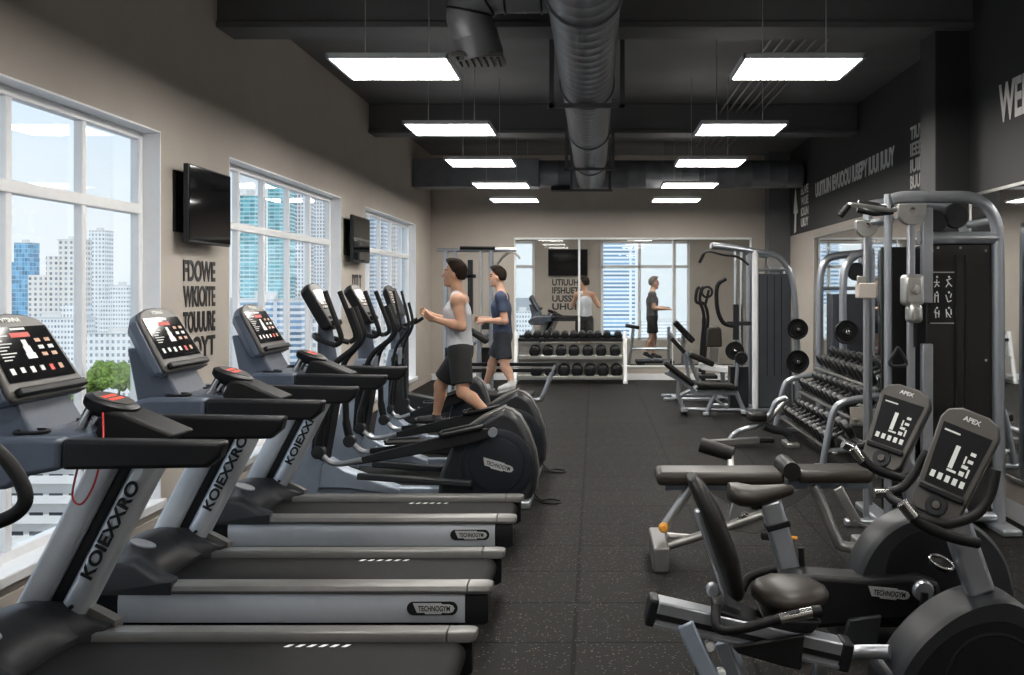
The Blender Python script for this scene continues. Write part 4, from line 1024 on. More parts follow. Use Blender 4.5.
rd = dumbbell_root(.30, .10, .085)
names = ['bottom', 'middle', 'top']
k0 = True
for t, (x, z, a) in enumerate(TR):
    for k in range(10):
        yy = 9.72+k*.24; sc = 1.0-.02*k
        lab = '%s tier of the right wall rack, %s black dumbbell from its near end' % (names[t], ORD[k])
        loc = (x, yy, z+.045)
        if k0: o = rd; o.location = loc; o['label'] = lab; k0 = False
        else: o = copy_tree(rd, loc, lab)
        o['group'] = 'dumbbells on the %s tier of the right rack' % names[t]
        o.rotation_euler = (a, 0, -PI/2) if False else (0, 0, 0)
        o.rotation_euler = Euler((a, 0, -PI/2), 'XYZ')
        o.scale = (sc, sc, sc)
# ------------------------------------------------------------------ weight plates
def plate(loc, rr, label, group):
    r = thing('weight_plate', loc, label, 'weight plate', group)
    c = Vector(loc)
    MB().lathe(c+Vector((0, .03, 0)), (0, -1, 0), [(0, rr*.9), (.005, rr), (.045, rr), (.055, rr*.94), (.05, rr*.84), (.035, rr*.78), (.035, rr*.4), (.055, rr*.34), (.06, rr*.2), (.06, 0)], 32).build('disc', 'iron', r)
    MB().lathe(c+Vector((0, -.03, 0)), (0, -1, 0), [(0, rr*.17), (.04, rr*.17), (.045, rr*.1), (.045, 0)], 16).build('hub', 'chrome', r)
    return r

# ------------------------------------------------------------------ the near black cable tower
Yt = 7.2
r = thing('cable_tower', (2.4, Yt, 0), 'tall cable tower with glossy black shroud and arched silver frame, right', 'cable machine')
Y = lambda y: Yt+y
Q = lambda px, py, y=-.1: W(px, py, Yt+y)
arch = [(2.10, 2.34), (2.20, 2.36), (2.45, 2.36), (2.62, 2.36), (2.72, 2.335), (2.80, 2.27), (2.845, 2.17), (2.86, 2.0), (2.865, 1.2), (2.87, .03)]
for s, nm in ((-.1, 'arch_frame'), (.5, 'arch_frame')):
    MB().tube(spline([(x, Y(s), z) for x, z in arch], 6), .043, 14).build(nm, 'silver', r)
MB().tube([(2.08, Y(-.1), 0), (2.08, Y(-.1), 2.38)], .028, 14).build('front_post', 'silver', r)
MB().tube([(2.10, Y(.5), 0), (2.10, Y(.5), 2.36)], .035, 14).build('rear_post', 'silver', r)
for x in (2.10, 2.87):
    MB().bb(x-.07, x+.07, Y(-.34), Y(.62), 0, .05).build('base_foot', 'silver', r, bevel=.015)
    MB().tube([(x, Y(-.1), 2.2), (x, Y(.5), 2.2)], .03, 10).build('top_tie', 'silver', r)
MB().tube([(2.10, Y(-.1), .09), (2.87, Y(-.1), .09)], .035, 12).build('base_bar', 'silver', r)
MB().tube([(2.30, Y(-.1), 2.07), (2.85, Y(-.1), 2.07)], .045, 14).build('cross_tube', 'silver', r)
sd = MB().bb(2.36, 2.825, Y(-.08), Y(.46), .12, 2.03).build('weight_shroud', 'shroud', r, bevel=.008)
sx = MB().bb(2.56, 2.575, Y(-.087), Y(-.079), .14, 1.95).bb(2.63, 2.64, Y(-.087), Y(-.079), .14, 1.95).build('shroud_seam', 'dark', sd)
for x, z in ((2.40, 1.98), (2.78, 1.98), (2.78, 1.2), (2.40, .2), (2.78, .2), (2.60, 2.0), (2.44, 2.0)):
    MB().lathe((x, Y(-.08), z), (0, -1, 0), [(0, .012), (.008, .01), (.008, 0)], 10).build('shroud_bolt', 'chrome', sd)
pl_ = MB().bb(2.385, 2.555, Y(-.088), Y(-.08), 1.46, 1.83).build('instruction_placard', 'black', r)
MB().bb(2.385, 2.555, Y(-.0895), Y(-.088), 1.822, 1.83).bb(2.385, 2.555, Y(-.0895), Y(-.088), 1.46, 1.468).build('placard_rule', 'steel', pl_)
POSE = [(((-.02, .0), (.02, .0)), ((0, .02), (.0, -.01)), ((0, -.01), (-.015, -.035)), ((0, -.01), (.018, -.03))),
        (((-.015, .02), (.0, -.005)), ((0, -.005), (.022, -.03)), ((-.01, .015), (.018, .028)), ((-.0, -.005), (-.02, -.034))),
        (((-.012, .03), (-.014, -.034)), ((.01, .03), (.01, -.034)), ((-.012, .015), (.012, .015))),
        (((-.02, .02), (-.005, -.03)), ((-.005, -.03), (.02, -.02)), ((.02, .03), (.012, -.0))),
        (((-.01, .03), (-.006, -.034)), ((-.02, .01), (.02, -.006)), ((.016, .02), (.014, -.03))),
        (((-.018, .03), (-.014, -.03)), ((-.014, .01), (.014, -.03)), ((.016, .03), (.018, -.01)))]
ic = MB()
for j in range(3):
    for i in range(2):
        c = Vector((2.43+i*.085, Y(-.089), 1.755-.11*j))
        k = (i+j*2)
        ic = MB()
        for a, e in POSE[k]:
            ic.bar(c+Vector((a[0], 0, a[1])), c+Vector((e[0], 0, e[1])), .003, .007)
        ic.lathe(c+Vector((.002, -.001, .038)), (0, -1, 0), [(0, .008), (.002, .007), (.002, 0)], 8)
        ic.build('exercise_icon', 'whitemark', pl_)
# pulley housings
def half_round(x, z, w, h, y0, y1, nm, m='steel'):
    pts = [(x-w/2, z)]+[(x-w/2*math.cos(t), z-h*.35-h*.65*math.sin(t)) for t in [PI*k/12 for k in range(13)]]+[(x+w/2, z)]
    return MB().prism(pts, y0, y1, 'y').build(nm, m, r, bevel=.006)
h1 = half_round(2.225, 2.305, .20, .15, Y(-.19), Y(-.13), 'pulley_housing')
MB().lathe((2.225, Y(-.19), 2.26), (0, -1, 0), [(0, .022), (.012, .02), (.014, 0)], 12).build('housing_bolt', 'chrome', h1)
MB().bb(2.20, 2.25, Y(-.18), Y(-.13), .1, 2.22).build('guide_column', 'silver', r, bevel=.008)
car = MB().bb(2.155, 2.305, Y(-.22), Y(-.11), 1.59, 1.81).bb(2.19, 2.29, Y(-.24), Y(-.11), 1.47, 1.60).build('pulley_carriage', 'steel', r, bevel=.03, seg=3)
MB().lathe((2.235, Y(-.222), 1.70), (0, -1, 0), [(0, .035), (.01, .035), (.012, .012), (.03, .012), (.03, 0)], 18).build('carriage_pin', 'chrome', car)
MB().bb(2.31, 2.385, Y(-.15), Y(-.09), 1.61, 2.28).build('stack_guard', 'silver', r, bevel=.006)
MB().bb(2.31, 2.385, Y(-.15), Y(-.09), .25, 1.32).build('stack_guard', 'silver', r, bevel=.006)
MB().lathe((2.58, Y(-.02), 2.23), (0, -1, 0), [(0, .085), (.01, .09), (.02, .078), (.03, .078), (.04, .09), (.05, .085), (.05, .02), (.06, .02), (.06, 0)], 28).build('top_pulley', 'darkgrey', r)
MB().lathe((2.44, Y(-.02), 2.19), (0, -1, 0), [(0, .075), (.01, .08), (.02, .068), (.03, .068), (.04, .08), (.05, .075), (.05, 0)], 28).build('top_pulley', 'darkgrey', r)
MB().tube([(2.235, Y(-.17), 2.24), (2.235, Y(-.17), 1.80)], .005, 6).build('cable', 'black', r)
# second slimmer column with its own pulley
h2 = half_round(1.955, 2.20, .16, .12, Y(-.02), Y(.04), 'pulley_housing')
MB().lathe((1.955, Y(-.02), 2.165), (0, -1, 0), [(0, .02), (.012, .018), (.014, 0)], 12).build('housing_bolt', 'chrome', h2)
MB().bb(1.937, 1.973, Y(-.01), Y(.03), .06, 2.14).build('guide_column', 'silver', r, bevel=.006)
MB().bb(1.885, 2.01, Y(-.06), Y(.05), 1.64, 1.75).build('pulley_carriage', 'wallbeige', r, bevel=.008)
MB().bb(1.88, 1.94, Y(-.05), Y(-.01), 1.74, 1.80).build('carriage_clip', 'steel', r, bevel=.005)
MB().bb(1.80, 2.45, Y(-.03), Y(.05), 0, .05).build('base_foot', 'silver', r, bevel=.012)
MB().tube([(1.955, Y(.03), 2.18), (2.10, Y(-.1), 2.20)], .025, 10).build('top_tie', 'silver', r)
# lat bar across the top
MB().tube(spline([Q(842, 213, -.25), Q(848, 206, -.25), Q(856, 205, -.25), Q(890, 210, -.22), Q(896, 209, -.2)], 6), .016, 10).build('pull_bar', 'steel', r)
MB().tube([Q(840, 216, -.25), Q(849, 205, -.25)], .023, 12).build('bar_grip', 'black', r)
MB().tube([Q(858, 203, -.1), Q(893, 209, -.1)], .026, 12).build('top_arm', 'chrome', r)
MB().tube([Q(857, 210, -.2), Q(875, 214, -.2), Q(893, 212, -.2)], .018, 10).build('bar_grip', 'black', r)
MB().bb(2.135, 2.355, Y(.24), Y(.28), .08, 2.02).build('stack_backing', 'black', r, bevel=.004)
# handles and stack visible low between the posts
MB().tube([(2.24, Y(-.2), 1.48), (2.24, Y(-.2), 1.3)], .01, 8).build('cable_strap', 'black', r)
MB().tube(spline([(2.12, Y(-.2), 1.30), (2.06, Y(-.2), 1.18), (2.18, Y(-.2), 1.18), (2.12, Y(-.2), 1.30)], 5), .012, 8).build('stirrup_handle', 'darkgrey', r)
for k in range(12):
    MB().bb(2.15, 2.34, Y(.05), Y(.2), .15+k*.055, .2+k*.055).build('stack_plate', 'iron', r, bevel=.003)

# ------------------------------------------------------------------ far lat pulldown tower
Yt = 14.2
r = thing('lat_tower', (2.4, Yt, 0), 'lat pulldown tower with grey shroud and curved silver arch, far right by the back corner', 'cable machine')
Y = lambda y: Yt+y
for s in (-.25, .3):
    MB().tube(spline([(1.66, Y(s*.4), 2.33), (1.95, Y(s*.7), 2.29), (2.24, Y(s), 2.24), (2.50, Y(s), 2.19), (2.64, Y(s), 2.08), (2.74, Y(s), 1.88), (2.79, Y(s), 1.5), (2.82, Y(s), .9), (2.83, Y(s), .03)], 6), .042, 12).build('arch_frame', 'silver', r)
    MB().tube([(2.235, Y(s), 0), (2.235, Y(s), 2.25)], .045, 12).build('front_post', 'white' if s < 0 else 'silver', r)
MB().tube([(2.24, Y(-.25), 1.98), (2.76, Y(-.25), 1.98)], .02, 8).build('cross_tube', 'silver', r)
sd = MB().bb(2.285, 2.74, Y(-.22), Y(.25), .06, 1.93).build('weight_shroud', 'shroudgrey', r, bevel=.008)
for x in (2.40, 2.50, 2.60): MB().bb(x, x+.012, Y(-.226), Y(-.22), .5, 1.9).build('shroud_seam', 'darkgrey', sd)
MB().lathe((2.52, Y(-.2), 2.09), (0, -1, 0), [(0, .11), (.012, .115), (.02, .10), (.035, .10), (.045, .115), (.05, .11), (.05, .02), (.06, .02), (.06, 0)], 24).build('top_pulley', 'steel', r)
MB().tube([(1.98, Y(-.1), .05), (1.98, Y(-.1), 2.27)], .022, 10).tube([(2.08, Y(0), .05), (2.08, Y(0), 2.27)], .022, 10).build('guide_rods', 'chrome', r)
MB().bb(1.90, 2.16, Y(-.14), Y(.1), .05, .62).build('weight_stack', 'darkgrey', r, bevel=.006)
MB().bb(1.86, 2.2, Y(-.16), Y(-.1), 1.2, 1.26).bb(1.94, 2.02, Y(-.18), Y(-.1), 1.0, 1.5).build('carriage', 'darkgrey', r, bevel=.01)
MB().tube(spline([(1.46, Y(-.2), 2.08), (1.52, Y(-.2), 2.20), (1.60, Y(-.2), 2.24), (1.80, Y(-.2), 2.19), (2.0, Y(-.2), 2.16), (2.15, Y(-.2), 2.05)], 6), .016, 10).build('pull_bar', 'darkgrey', r)
MB().tube([(1.46, Y(-.2), 2.08), (1.52, Y(-.2), 2.2)], .022, 10).build('bar_grip', 'black', r)
MB().tube(spline([(1.82, Y(-.3), 1.86), (1.70, Y(-.3), 1.75), (1.70, Y(-.3), 1.45), (1.78, Y(-.3), 1.25), (1.92, Y(-.3), 1.20)], 6), .03, 10).build('press_arm', 'black', r)
MB().bb(1.7, 2.9, Y(-.30), Y(-.22), 0, .05).bb(1.7, 2.9, Y(.27), Y(.35), 0, .05).bb(2.2, 2.28, Y(-.3), Y(.35), 0, .05).build('base_frame', 'silver', r, bevel=.01)
for z, rr, k in ((1.16, .145, 'upper'), (.71, .16, 'lower')):
    MB().tube([(2.80, Y(-.25), z), (2.80, Y(-.46), z)], .022, 10).build('plate_peg', 'chrome', r)
    plate((2.80+.0, Y(-.38), z), rr, '%s round black weight plate pegged on the far lat pulldown tower' % k, 'plates on the lat tower')
MB().tube([(1.93, Y(-.15), .86), (1.93, Y(-.45), .86)], .02, 10).build('plate_peg', 'chrome', r)
plate((1.93, Y(-.38), .86), .13, 'round black plate on the left side of the far lat pulldown tower', None)

# ------------------------------------------------------------------ stand-in for arches reflected in the mirror: machine with two arches
Yt = 12.75
r = thing('multi_gym', (3.15, Yt, 0), 'twin-arched silver machine placed for reflected arches, against the mirror behind the right dumbbell rack', 'weight machine')
Y = lambda y: Yt+y
for s, x0 in ((.25, 2.92), (-.25, 3.10)):
    MB().tube(spline([(x0, Y(s), .0), (x0, Y(s), 1.2), (x0+.005, Y(s), 1.8), (x0+.05, Y(s), 2.02), (x0+.16, Y(s), 2.13), (3.38, Y(s), 2.17), (3.48, Y(s), 2.17)], 6), .05, 12).build('arch_frame', 'silver', r)
    MB().tube([(3.46, Y(s), 0), (3.46, Y(s), 2.19)], .04, 12).build('rear_post', 'silver', r)
    MB().tube([(x0, Y(s), 1.72), (3.46, Y(s), 1.72)], .025, 10).build('cross_tube', 'silver', r)
MB().bb(3.0, 3.40, Y(-.1), Y(.2), .08, 1.65).build('weight_shroud', 'shroudgrey', r, bevel=.008)
MB().lathe((3.27, Y(-.2), 1.93), (0, -1, 0), [(0, .11), (.012, .115), (.02, .10), (.04, .10), (.05, .115), (.05, .02), (.06, .02), (.06, 0)], 24).build('top_pulley', 'darkgrey', r)
MB().bb(2.85, 3.52, Y(-.3), Y(-.2), 0, .05).bb(2.85, 3.52, Y(.2), Y(.3), 0, .05).build('base_frame', 'silver', r, bevel=.01)
for z, rr, k in ((1.18, .15, 'upper'), (.76, .17, 'lower')):
    MB().tube([(3.10, Y(-.25), z), (3.10, Y(-.5), z)], .022, 10).build('plate_peg', 'chrome', r)
    plate((3.10, Y(-.42), z), rr, '%s round black weight plate on the twin-arched machine by the mirror' % k, 'plates on the twin-arched machine')

# ------------------------------------------------------------------ benches in front of the far tower
Yt = 13.7
r = thing('incline_bench', (1.15, Yt, 0), 'incline bench with tilted black pad and splayed silver legs, before the far lat tower', 'weight bench')
Q = lambda px, py, y=0: W(px, py, Yt+y)
a, e = Q(664, 362), Q(693, 384); d = (e-a).normalized(); up = Vector((-d.z, 0, d.x))
MB().bar(a, e, .30, .075, up).build('back_pad', 'vinyl', r, bevel=.03, seg=3)
MB().bar(Q(697, 384), Q(734, 387), .32, .08).build('seat_pad', 'vinyl', r, bevel=.03, seg=3)
MB().bar(Q(668, 371), Q(695, 391), .06, .05).build('pad_frame', 'silver', r, bevel=.008)
MB().bar(Q(690, 392), Q(738, 393), .06, .06).build('seat_frame', 'silver', r, bevel=.008)
MB().tube([Q(680, 376), Q(678, 395), Q(684, 410)], .032, 10).build('front_leg', 'silver', r)
MB().bar(Q(684, 410, -.22), Q(684, 410, .22), .09, .06).build('front_foot', 'silver', r, bevel=.01)
MB().tube([Q(716, 392), Q(707, 412)], .032, 10).build('middle_leg', 'silver', r)
MB().bar(Q(706, 414, -.22), Q(706, 414, .22), .09, .05).build('middle_foot', 'silver', r, bevel=.01)
MB().tube([Q(736, 392), Q(744, 411)], .032, 10).build('rear_leg', 'silver', r)
MB().bar(Q(744, 412, -.25), Q(744, 412, .25), .09, .06).build('rear_foot', 'silver', r, bevel=.01)
MB().tube([Q(684, 409), Q(744, 410)], .024, 10).build('floor_tube', 'silver', r)
MB().tube([Q(706, 392), Q(728, 409)], .022, 10).build('brace', 'silver', r)
MB().tube([Q(736, 386, -.1), Q(738, 360, -.1)], .025, 10).build('bar_post', 'silver', r)
MB().lathe(Q(741, 358, -.12), (0, -1, 0), [(0, .08), (.03, .09), (.06, .08), (.06, .03), (.08, .02), (.08, 0)], 22).build('roller', 'black', r)

Yt = 15.6
r = thing('leg_press', (1.75, Yt, 0), 'seated leg machine with brown-black backrest and sloped pads, far right before the glazing', 'weight machine')
Q = lambda px, py, y=0: W(px, py, Yt+y)
MB().prism([tuple(Q(px, py)[i] for i in (0, 2)) for px, py in ((706, 347), (707, 329), (710, 326.5), (719, 326.5), (721, 329), (722, 347))], Yt-.06, Yt+.06, 'y').build('backrest', 'brownvinyl', r, bevel=.03, seg=3)
MB().bar(Q(714, 347), Q(714, 362), .2, .12).build('backrest_mount', 'greyrail', r, bevel=.01)
a, e = Q(689, 354, -.1), Q(713, 364, -.1); d = (e-a).normalized()
MB().bar(a, e, .36, .09, Vector((-d.z, 0, d.x))).build('seat_pad', 'vinyl', r, bevel=.03, seg=3)
MB().bar(Q(700, 366), Q(742, 371), .5, .08).build('seat_plate', 'white', r, bevel=.01)
MB().bar(Q(671, 338, -.1), Q(684, 352, -.1), .3, .06, Vector((.6, 0, .7))).build('foot_plate', 'black', r, bevel=.01)
MB().tube([Q(669, 333, -.1), Q(690, 360, -.1), Q(700, 385, -.1)], .035, 10).build('sled_rail', 'silver', r)
MB().tube([Q(684, 349, -.1), Q(690, 385, -.1)], .03, 10).tube([Q(665, 372, -.1), Q(690, 385, -.1)], .03, 10).build('front_frame', 'silver', r)
MB().tube([Q(722, 366), Q(724, 398)], .035, 10).build('rear_leg', 'silver', r)
MB().bb(1.05, 2.1, Yt-.3, Yt-.22, 0, .05).bb(1.05, 2.1, Yt+.22, Yt+.3, 0, .05).bb(1.9, 2.0, Yt-.3, Yt+.3, 0, .05).bb(1.2, 1.3, Yt-.3, Yt+.3, 0, .05).build('base_frame', 'silver', r, bevel=.01)
MB().tube([Q(700, 385, -.1), (1.25, Yt-.1, .03)], .03, 10).build('front_leg', 'silver', r)
MB().tube(spline([Q(726, 352, -.2), Q(735, 345, -.2), Q(743, 350, -.2), Q(738, 364, -.2), Q(727, 378, -.2)], 6), .022, 10).build('side_handle', 'silver', r)

# stepper with tall handles, standing in for elliptical handles in the mirror
Yt = 17.3
r = thing('stepper', (1.9, Yt, 0), 'slim stepper with two tall black looped handles, in place of mirrored elliptical handles at right', 'stepper')
Q = lambda px, py, y=0: W(px, py, Yt+y)
for s, dx in ((-.2, 0), (.2, 4)):
    MB().tube(spline([Q(700+dx, 372, s), Q(702+dx, 340, s), Q(704+dx, 318, s), Q(701+dx, 305, s), Q(696+dx, 301, s), Q(697+dx, 290, s), Q(700+dx, 287, s)], 5), .028, 8).build('handle_arm', 'black', r)
MB().ring(Q(707, 292), (0.2, 1, 0), .09, .022, 20, 8).build('handle_loop', 'black', r)
MB().tube([Q(705, 306), Q(709, 290)], .025, 8).build('console_stem', 'black', r)
MB().bar(Q(696, 376), Q(716, 376), .5, .06).build('base', 'darkgrey', r, bevel=.01)
MB().tube([(1.87, Yt, .05), Q(704, 318)], .04, 10).build('column', 'darkgrey', r)
MB().bb(1.72, 2.12, Yt-.25, Yt+.25, 0, .12).build('base_cover', 'dark', r, bevel=.03)

# ------------------------------------------------------------------ cable crossover in the back left corner
Yt = 16.6
r = thing('cable_crossover', (-2.0, Yt, 0), 'silver cable crossover frame in the back left corner behind the two men', 'cable machine')
Q = lambda px, py, y=0: W(px, py, Yt+y)
MB().tube([Q(437, 250), Q(516, 250)], .035, 12).build('top_bar', 'silver', r)
MB().tube([Q(460, 248, -.05), Q(495, 248, -.05)], .03, 10).build('chin_grip', 'black', r)
for px in (446, 455, 481, 491):
    MB().tube([(Q(px, 0).x, Yt, 0), (Q(px, 0).x, Yt, Q(0, 251).z)], .042 if px in (446, 491) else .03, 12).build('upright', 'silver' if px != 481 else 'steel', r)
for px in (450, 486):
    x = Q(px, 0).x
    MB().bb(x-.13, x+.13, Yt-.22, Yt+.22, 0, .05).build('base_foot', 'silver', r, bevel=.012)
    MB().bb(x-.07, x+.07, Yt-.1, Yt+.1, .1, .75).build('weight_stack', 'iron', r, bevel=.006)
    MB().bb(x-.06, x+.06, Yt-.12, Yt-.04, 1.05, 1.25).build('pulley_carriage', 'darkgrey', r, bevel=.01)
MB().bb(Q(464, 0).x, Q(476, 0).x, Yt-.05, Yt+.05, 1.9, 1.96).bb(Q(468, 0).x, Q(473, 0).x, Yt-.05, Yt+.05, 1.3, 2.2).build('centre_mast', 'darkgrey', r, bevel=.008)
MB().tube(spline([Q(495, 268), Q(502, 258), Q(511, 252), Q(518, 256), Q(520, 259)], 5), .02, 10).build('lat_bar', 'steel', r)
MB().tube([Q(495, 330), Q(470, 345), Q(466, 360)], .04, 10).build('seat_frame', 'silver', r)
MB().bar(Q(470, 330, -.3), Q(488, 342, -.3), .3, .09, (0, 0, 1)).build('seat_pad', 'vinyl', r, bevel=.03)
MB().bar(Q(479, 340, -.3), Q(479, 392, -.3), .08, .08).build('seat_post', 'silver', r, bevel=.01)
MB().bb(-2.6, -1.75, Yt-.05, Yt+.05, 0, .05).build('base_beam', 'silver', r, bevel=.01)

# reflected bench and small machine, modelled beyond the glazing
Yt = 20.4
r = thing('weight_bench', (1.1, Yt, 0), 'reflected black bench with a white frame, modelled beyond the glazing, near the dark-shirted man', 'weight bench')
MB().bar((.62, Yt, .98), (.9, Yt, .93), .3, .07).build('pad', 'vinyl', r, bevel=.02)
MB().tube([(.78, Yt, .95), (.74, Yt, .5), (.66, Yt, .03)], .03, 8).tube([(.75, Yt, .5), (1.5, Yt, .5)], .03, 8).tube([(1.5, Yt, .95), (1.5, Yt, .03)], .03, 8).build('frame', 'silver', r)
MB().bb(.58, 1.6, Yt-.2, Yt+.2, 0, .05).build('base', 'dark', r, bevel=.01)
MB().bar((1.62, Yt, 1.05), (2.0, Yt, .65), .35, .12).build('incline_pad', 'vinyl', r, bevel=.03)
MB().tube([(1.8, Yt, .8), (1.8, Yt, .03)], .04, 8).build('pad_post', 'silver', r)
# ------------------------------------------------------------------ people: one continuous surface grown from a distance field
def cone_sdf(P, a, b, ra, rb):
    a = np.array(a); b = np.array(b); ba = b-a; L2 = max(ba.dot(ba), 1e-9)
    pa = P-a
    t = np.clip((pa@ba)/L2, 0, 1)
    d = np.linalg.norm(pa-t[..., None]*ba, axis=-1)
    return d-(ra+(rb-ra)*t)
def ell_sdf(P, c, rad, R=None):
    q = P-np.array(c)
    if R is not None: q = q@np.array(R)
    rad = np.array(rad); k0 = np.linalg.norm(q/rad, axis=-1); k1 = np.linalg.norm(q/(rad*rad), axis=-1)
    return k0*(k0-1)/np.maximum(k1, 1e-6)

def field(prims, vox, cuts=()):
    lo = np.array([1e9]*3); hi = -lo
    bbs = []
    for p in prims:
        if p[0] == 'c':
            a, b, ra, rb, k = np.array(p[1]), np.array(p[2]), p[3], p[4], p[5]
            l = np.minimum(a-ra, b-rb); h = np.maximum(a+ra, b+rb)
        else:
            c, rad, k = np.array(p[1]), np.array(p[2]), p[4]
            m = max(rad); l = c-m; h = c+m
        bbs.append((l, h, k)); lo = np.minimum(lo, l); hi = np.maximum(hi, h)
    lo -= 3*vox; hi += 3*vox
    n = np.ceil((hi-lo)/vox).astype(int)+1
    F = np.full(n, 1.0, np.float32)
    for p, (l, h, k) in zip(prims, bbs):
        m = k+3*vox
        i0 = np.maximum(((l-m-lo)/vox).astype(int), 0); i1 = np.minimum(np.ceil((h+m-lo)/vox).astype(int)+1, n)
        ax = [lo[d]+vox*np.arange(i0[d], i1[d]) for d in range(3)]
        P = np.stack(np.meshgrid(*ax, indexing='ij'), -1)
        d = cone_sdf(P, *p[1:5]) if p[0] == 'c' else ell_sdf(P, p[1], p[2], p[3])
        sl = tuple(slice(i0[q], i1[q]) for q in range(3)); f = F[sl]
        if k > 0:
            hh = np.clip(.5+.5*(f-d)/k, 0, 1); F[sl] = f*(1-hh)+d*hh-k*hh*(1-hh)
        else: F[sl] = np.minimum(f, d)
    if cuts:
        ax = [lo[d]+vox*np.arange(n[d]) for d in range(3)]
        P = np.stack(np.meshgrid(*ax, indexing='ij'), -1)
        for c in cuts: F = np.maximum(F, c(P))
    return F, lo

def surface_nets(F, lo, vox):
    ins = F < 0
    n = np.array(F.shape)-1
    corners = [(i, j, k) for i in (0, 1) for j in (0, 1) for k in (0, 1)]
    cnt = sum(ins[c[0]:c[0]+n[0], c[1]:c[1]+n[1], c[2]:c[2]+n[2]].astype(np.int8) for c in corners)
    act = (cnt > 0) & (cnt < 8)
    idx = np.argwhere(act)
    vid = -np.ones(n, np.int64); vid[act] = np.arange(len(idx))
    val = [F[idx[:, 0]+c[0], idx[:, 1]+c[1], idx[:, 2]+c[2]] for c in corners]
    acc = np.zeros((len(idx), 3)); w = np.zeros(len(idx))
    for a in range(8):
        for b in range(a+1, 8):
            ca, cb = np.array(corners[a]), np.array(corners[b])
            if np.abs(ca-cb).sum() != 1: continue
            va, vb = val[a], val[b]; m = (va < 0) != (vb < 0)
            t = np.where(m, va/np.where(m, va-vb, 1), 0)
            acc += np.where(m[:, None], ca+(cb-ca)*t[:, None], 0); w += m
    verts = lo+vox*(idx+acc/w[:, None])
    faces = []
    for ax in range(3):
        u, v = (ax+1) % 3, (ax+2) % 3
        s0 = [slice(None)]*3; s1 = [slice(None)]*3; s0[ax] = slice(0, -1); s1[ax] = slice(1, None)
        cr = ins[tuple(s0)] != ins[tuple(s1)]
        e = np.argwhere(cr)
        e = e[(e[:, u] > 0) & (e[:, v] > 0) & (e[:, u] < n[u]) & (e[:, v] < n[v])]
        du = np.zeros(3, int); du[u] = 1; dv = np.zeros(3, int); dv[v] = 1
        g = lambda q: vid[q[:, 0], q[:, 1], q[:, 2]]
        q = np.stack([g(e-du-dv), g(e-dv), g(e), g(e-du)], 1)
        flip = ins[e[:, 0], e[:, 1], e[:, 2]]
        q[~flip] = q[~flip][:, ::-1]
        faces.append(q)
    return verts, np.concatenate(faces)

def sdf_obj(name, prims, vox, mats, parent, cuts=(), paint=None):
    F, lo = field(prims, vox, cuts)
    v, f = surface_nets(F, lo, vox)
    off = np.array(world_loc(parent))
    me = bpy.data.meshes.new(name); me.from_pydata((v-off).tolist(), [], f.tolist())
    for m in mats: me.materials.append(M[m] if isinstance(m, str) else m)
    if paint is not None:
        c = v[f].mean(1); me.polygons.foreach_set('material_index', paint(c).astype(np.int32))
    me.polygons.foreach_set('use_smooth', [True]*len(me.polygons))
    me.update()
    o = bpy.data.objects.new(name, me); C.objects.link(o); o.parent = parent
    return o

def skin_mat(name, col):
    m = mat(name, col, .55, 0, .08, 18, spec=.3)
    b = m.node_tree.nodes['Principled BSDF']
    b.inputs['Subsurface Weight'].default_value = .15; b.inputs['Subsurface Radius'].default_value = (.02, .008, .004)
    return m
M['skin1'] = skin_mat('skin_tan', (.47, .27, .18)); M['skin2'] = skin_mat('skin_light', (.52, .31, .22))
M['lip'] = mat('lips', (.38, .16, .12), .45); M['eye'] = mat('eyes', (.03, .02, .018), .2); M['brow'] = mat('brows', (.04, .025, .018), .7)
M['hair1'] = mat('dark_brown_hair', (.016, .010, .007), .85, 0, .4, 60, bump=.8, bscale=140, spec=.12)
M['hair2'] = mat('ash_hair', (.09, .075, .06), .85, 0, .4, 60, bump=.6, bscale=140)
M['tank'] = mat('light_grey_cotton', (.50, .51, .54), .85, 0, .06, 10, bump=.5, bscale=45)
M['navy'] = mat('navy_cotton', (.035, .05, .095), .85, 0, .12, 12, bump=.5, bscale=45)
M['darktee'] = mat('dark_grey_cotton', (.06, .06, .065), .85, 0, .1, 12, bump=.5, bscale=45)
M['shorts'] = mat('black_shorts', (.010, .010, .011), .8, 0, .2, 12, bump=.5, bscale=40)
M['navyshorts'] = mat('dark_navy_shorts', (.016, .019, .028), .8, 0, .2, 12, bump=.5, bscale=40)
M['shoe'] = mat('black_shoe', (.02, .02, .022), .6); M['shoew'] = mat('pale_shoe', (.55, .55, .54), .6)

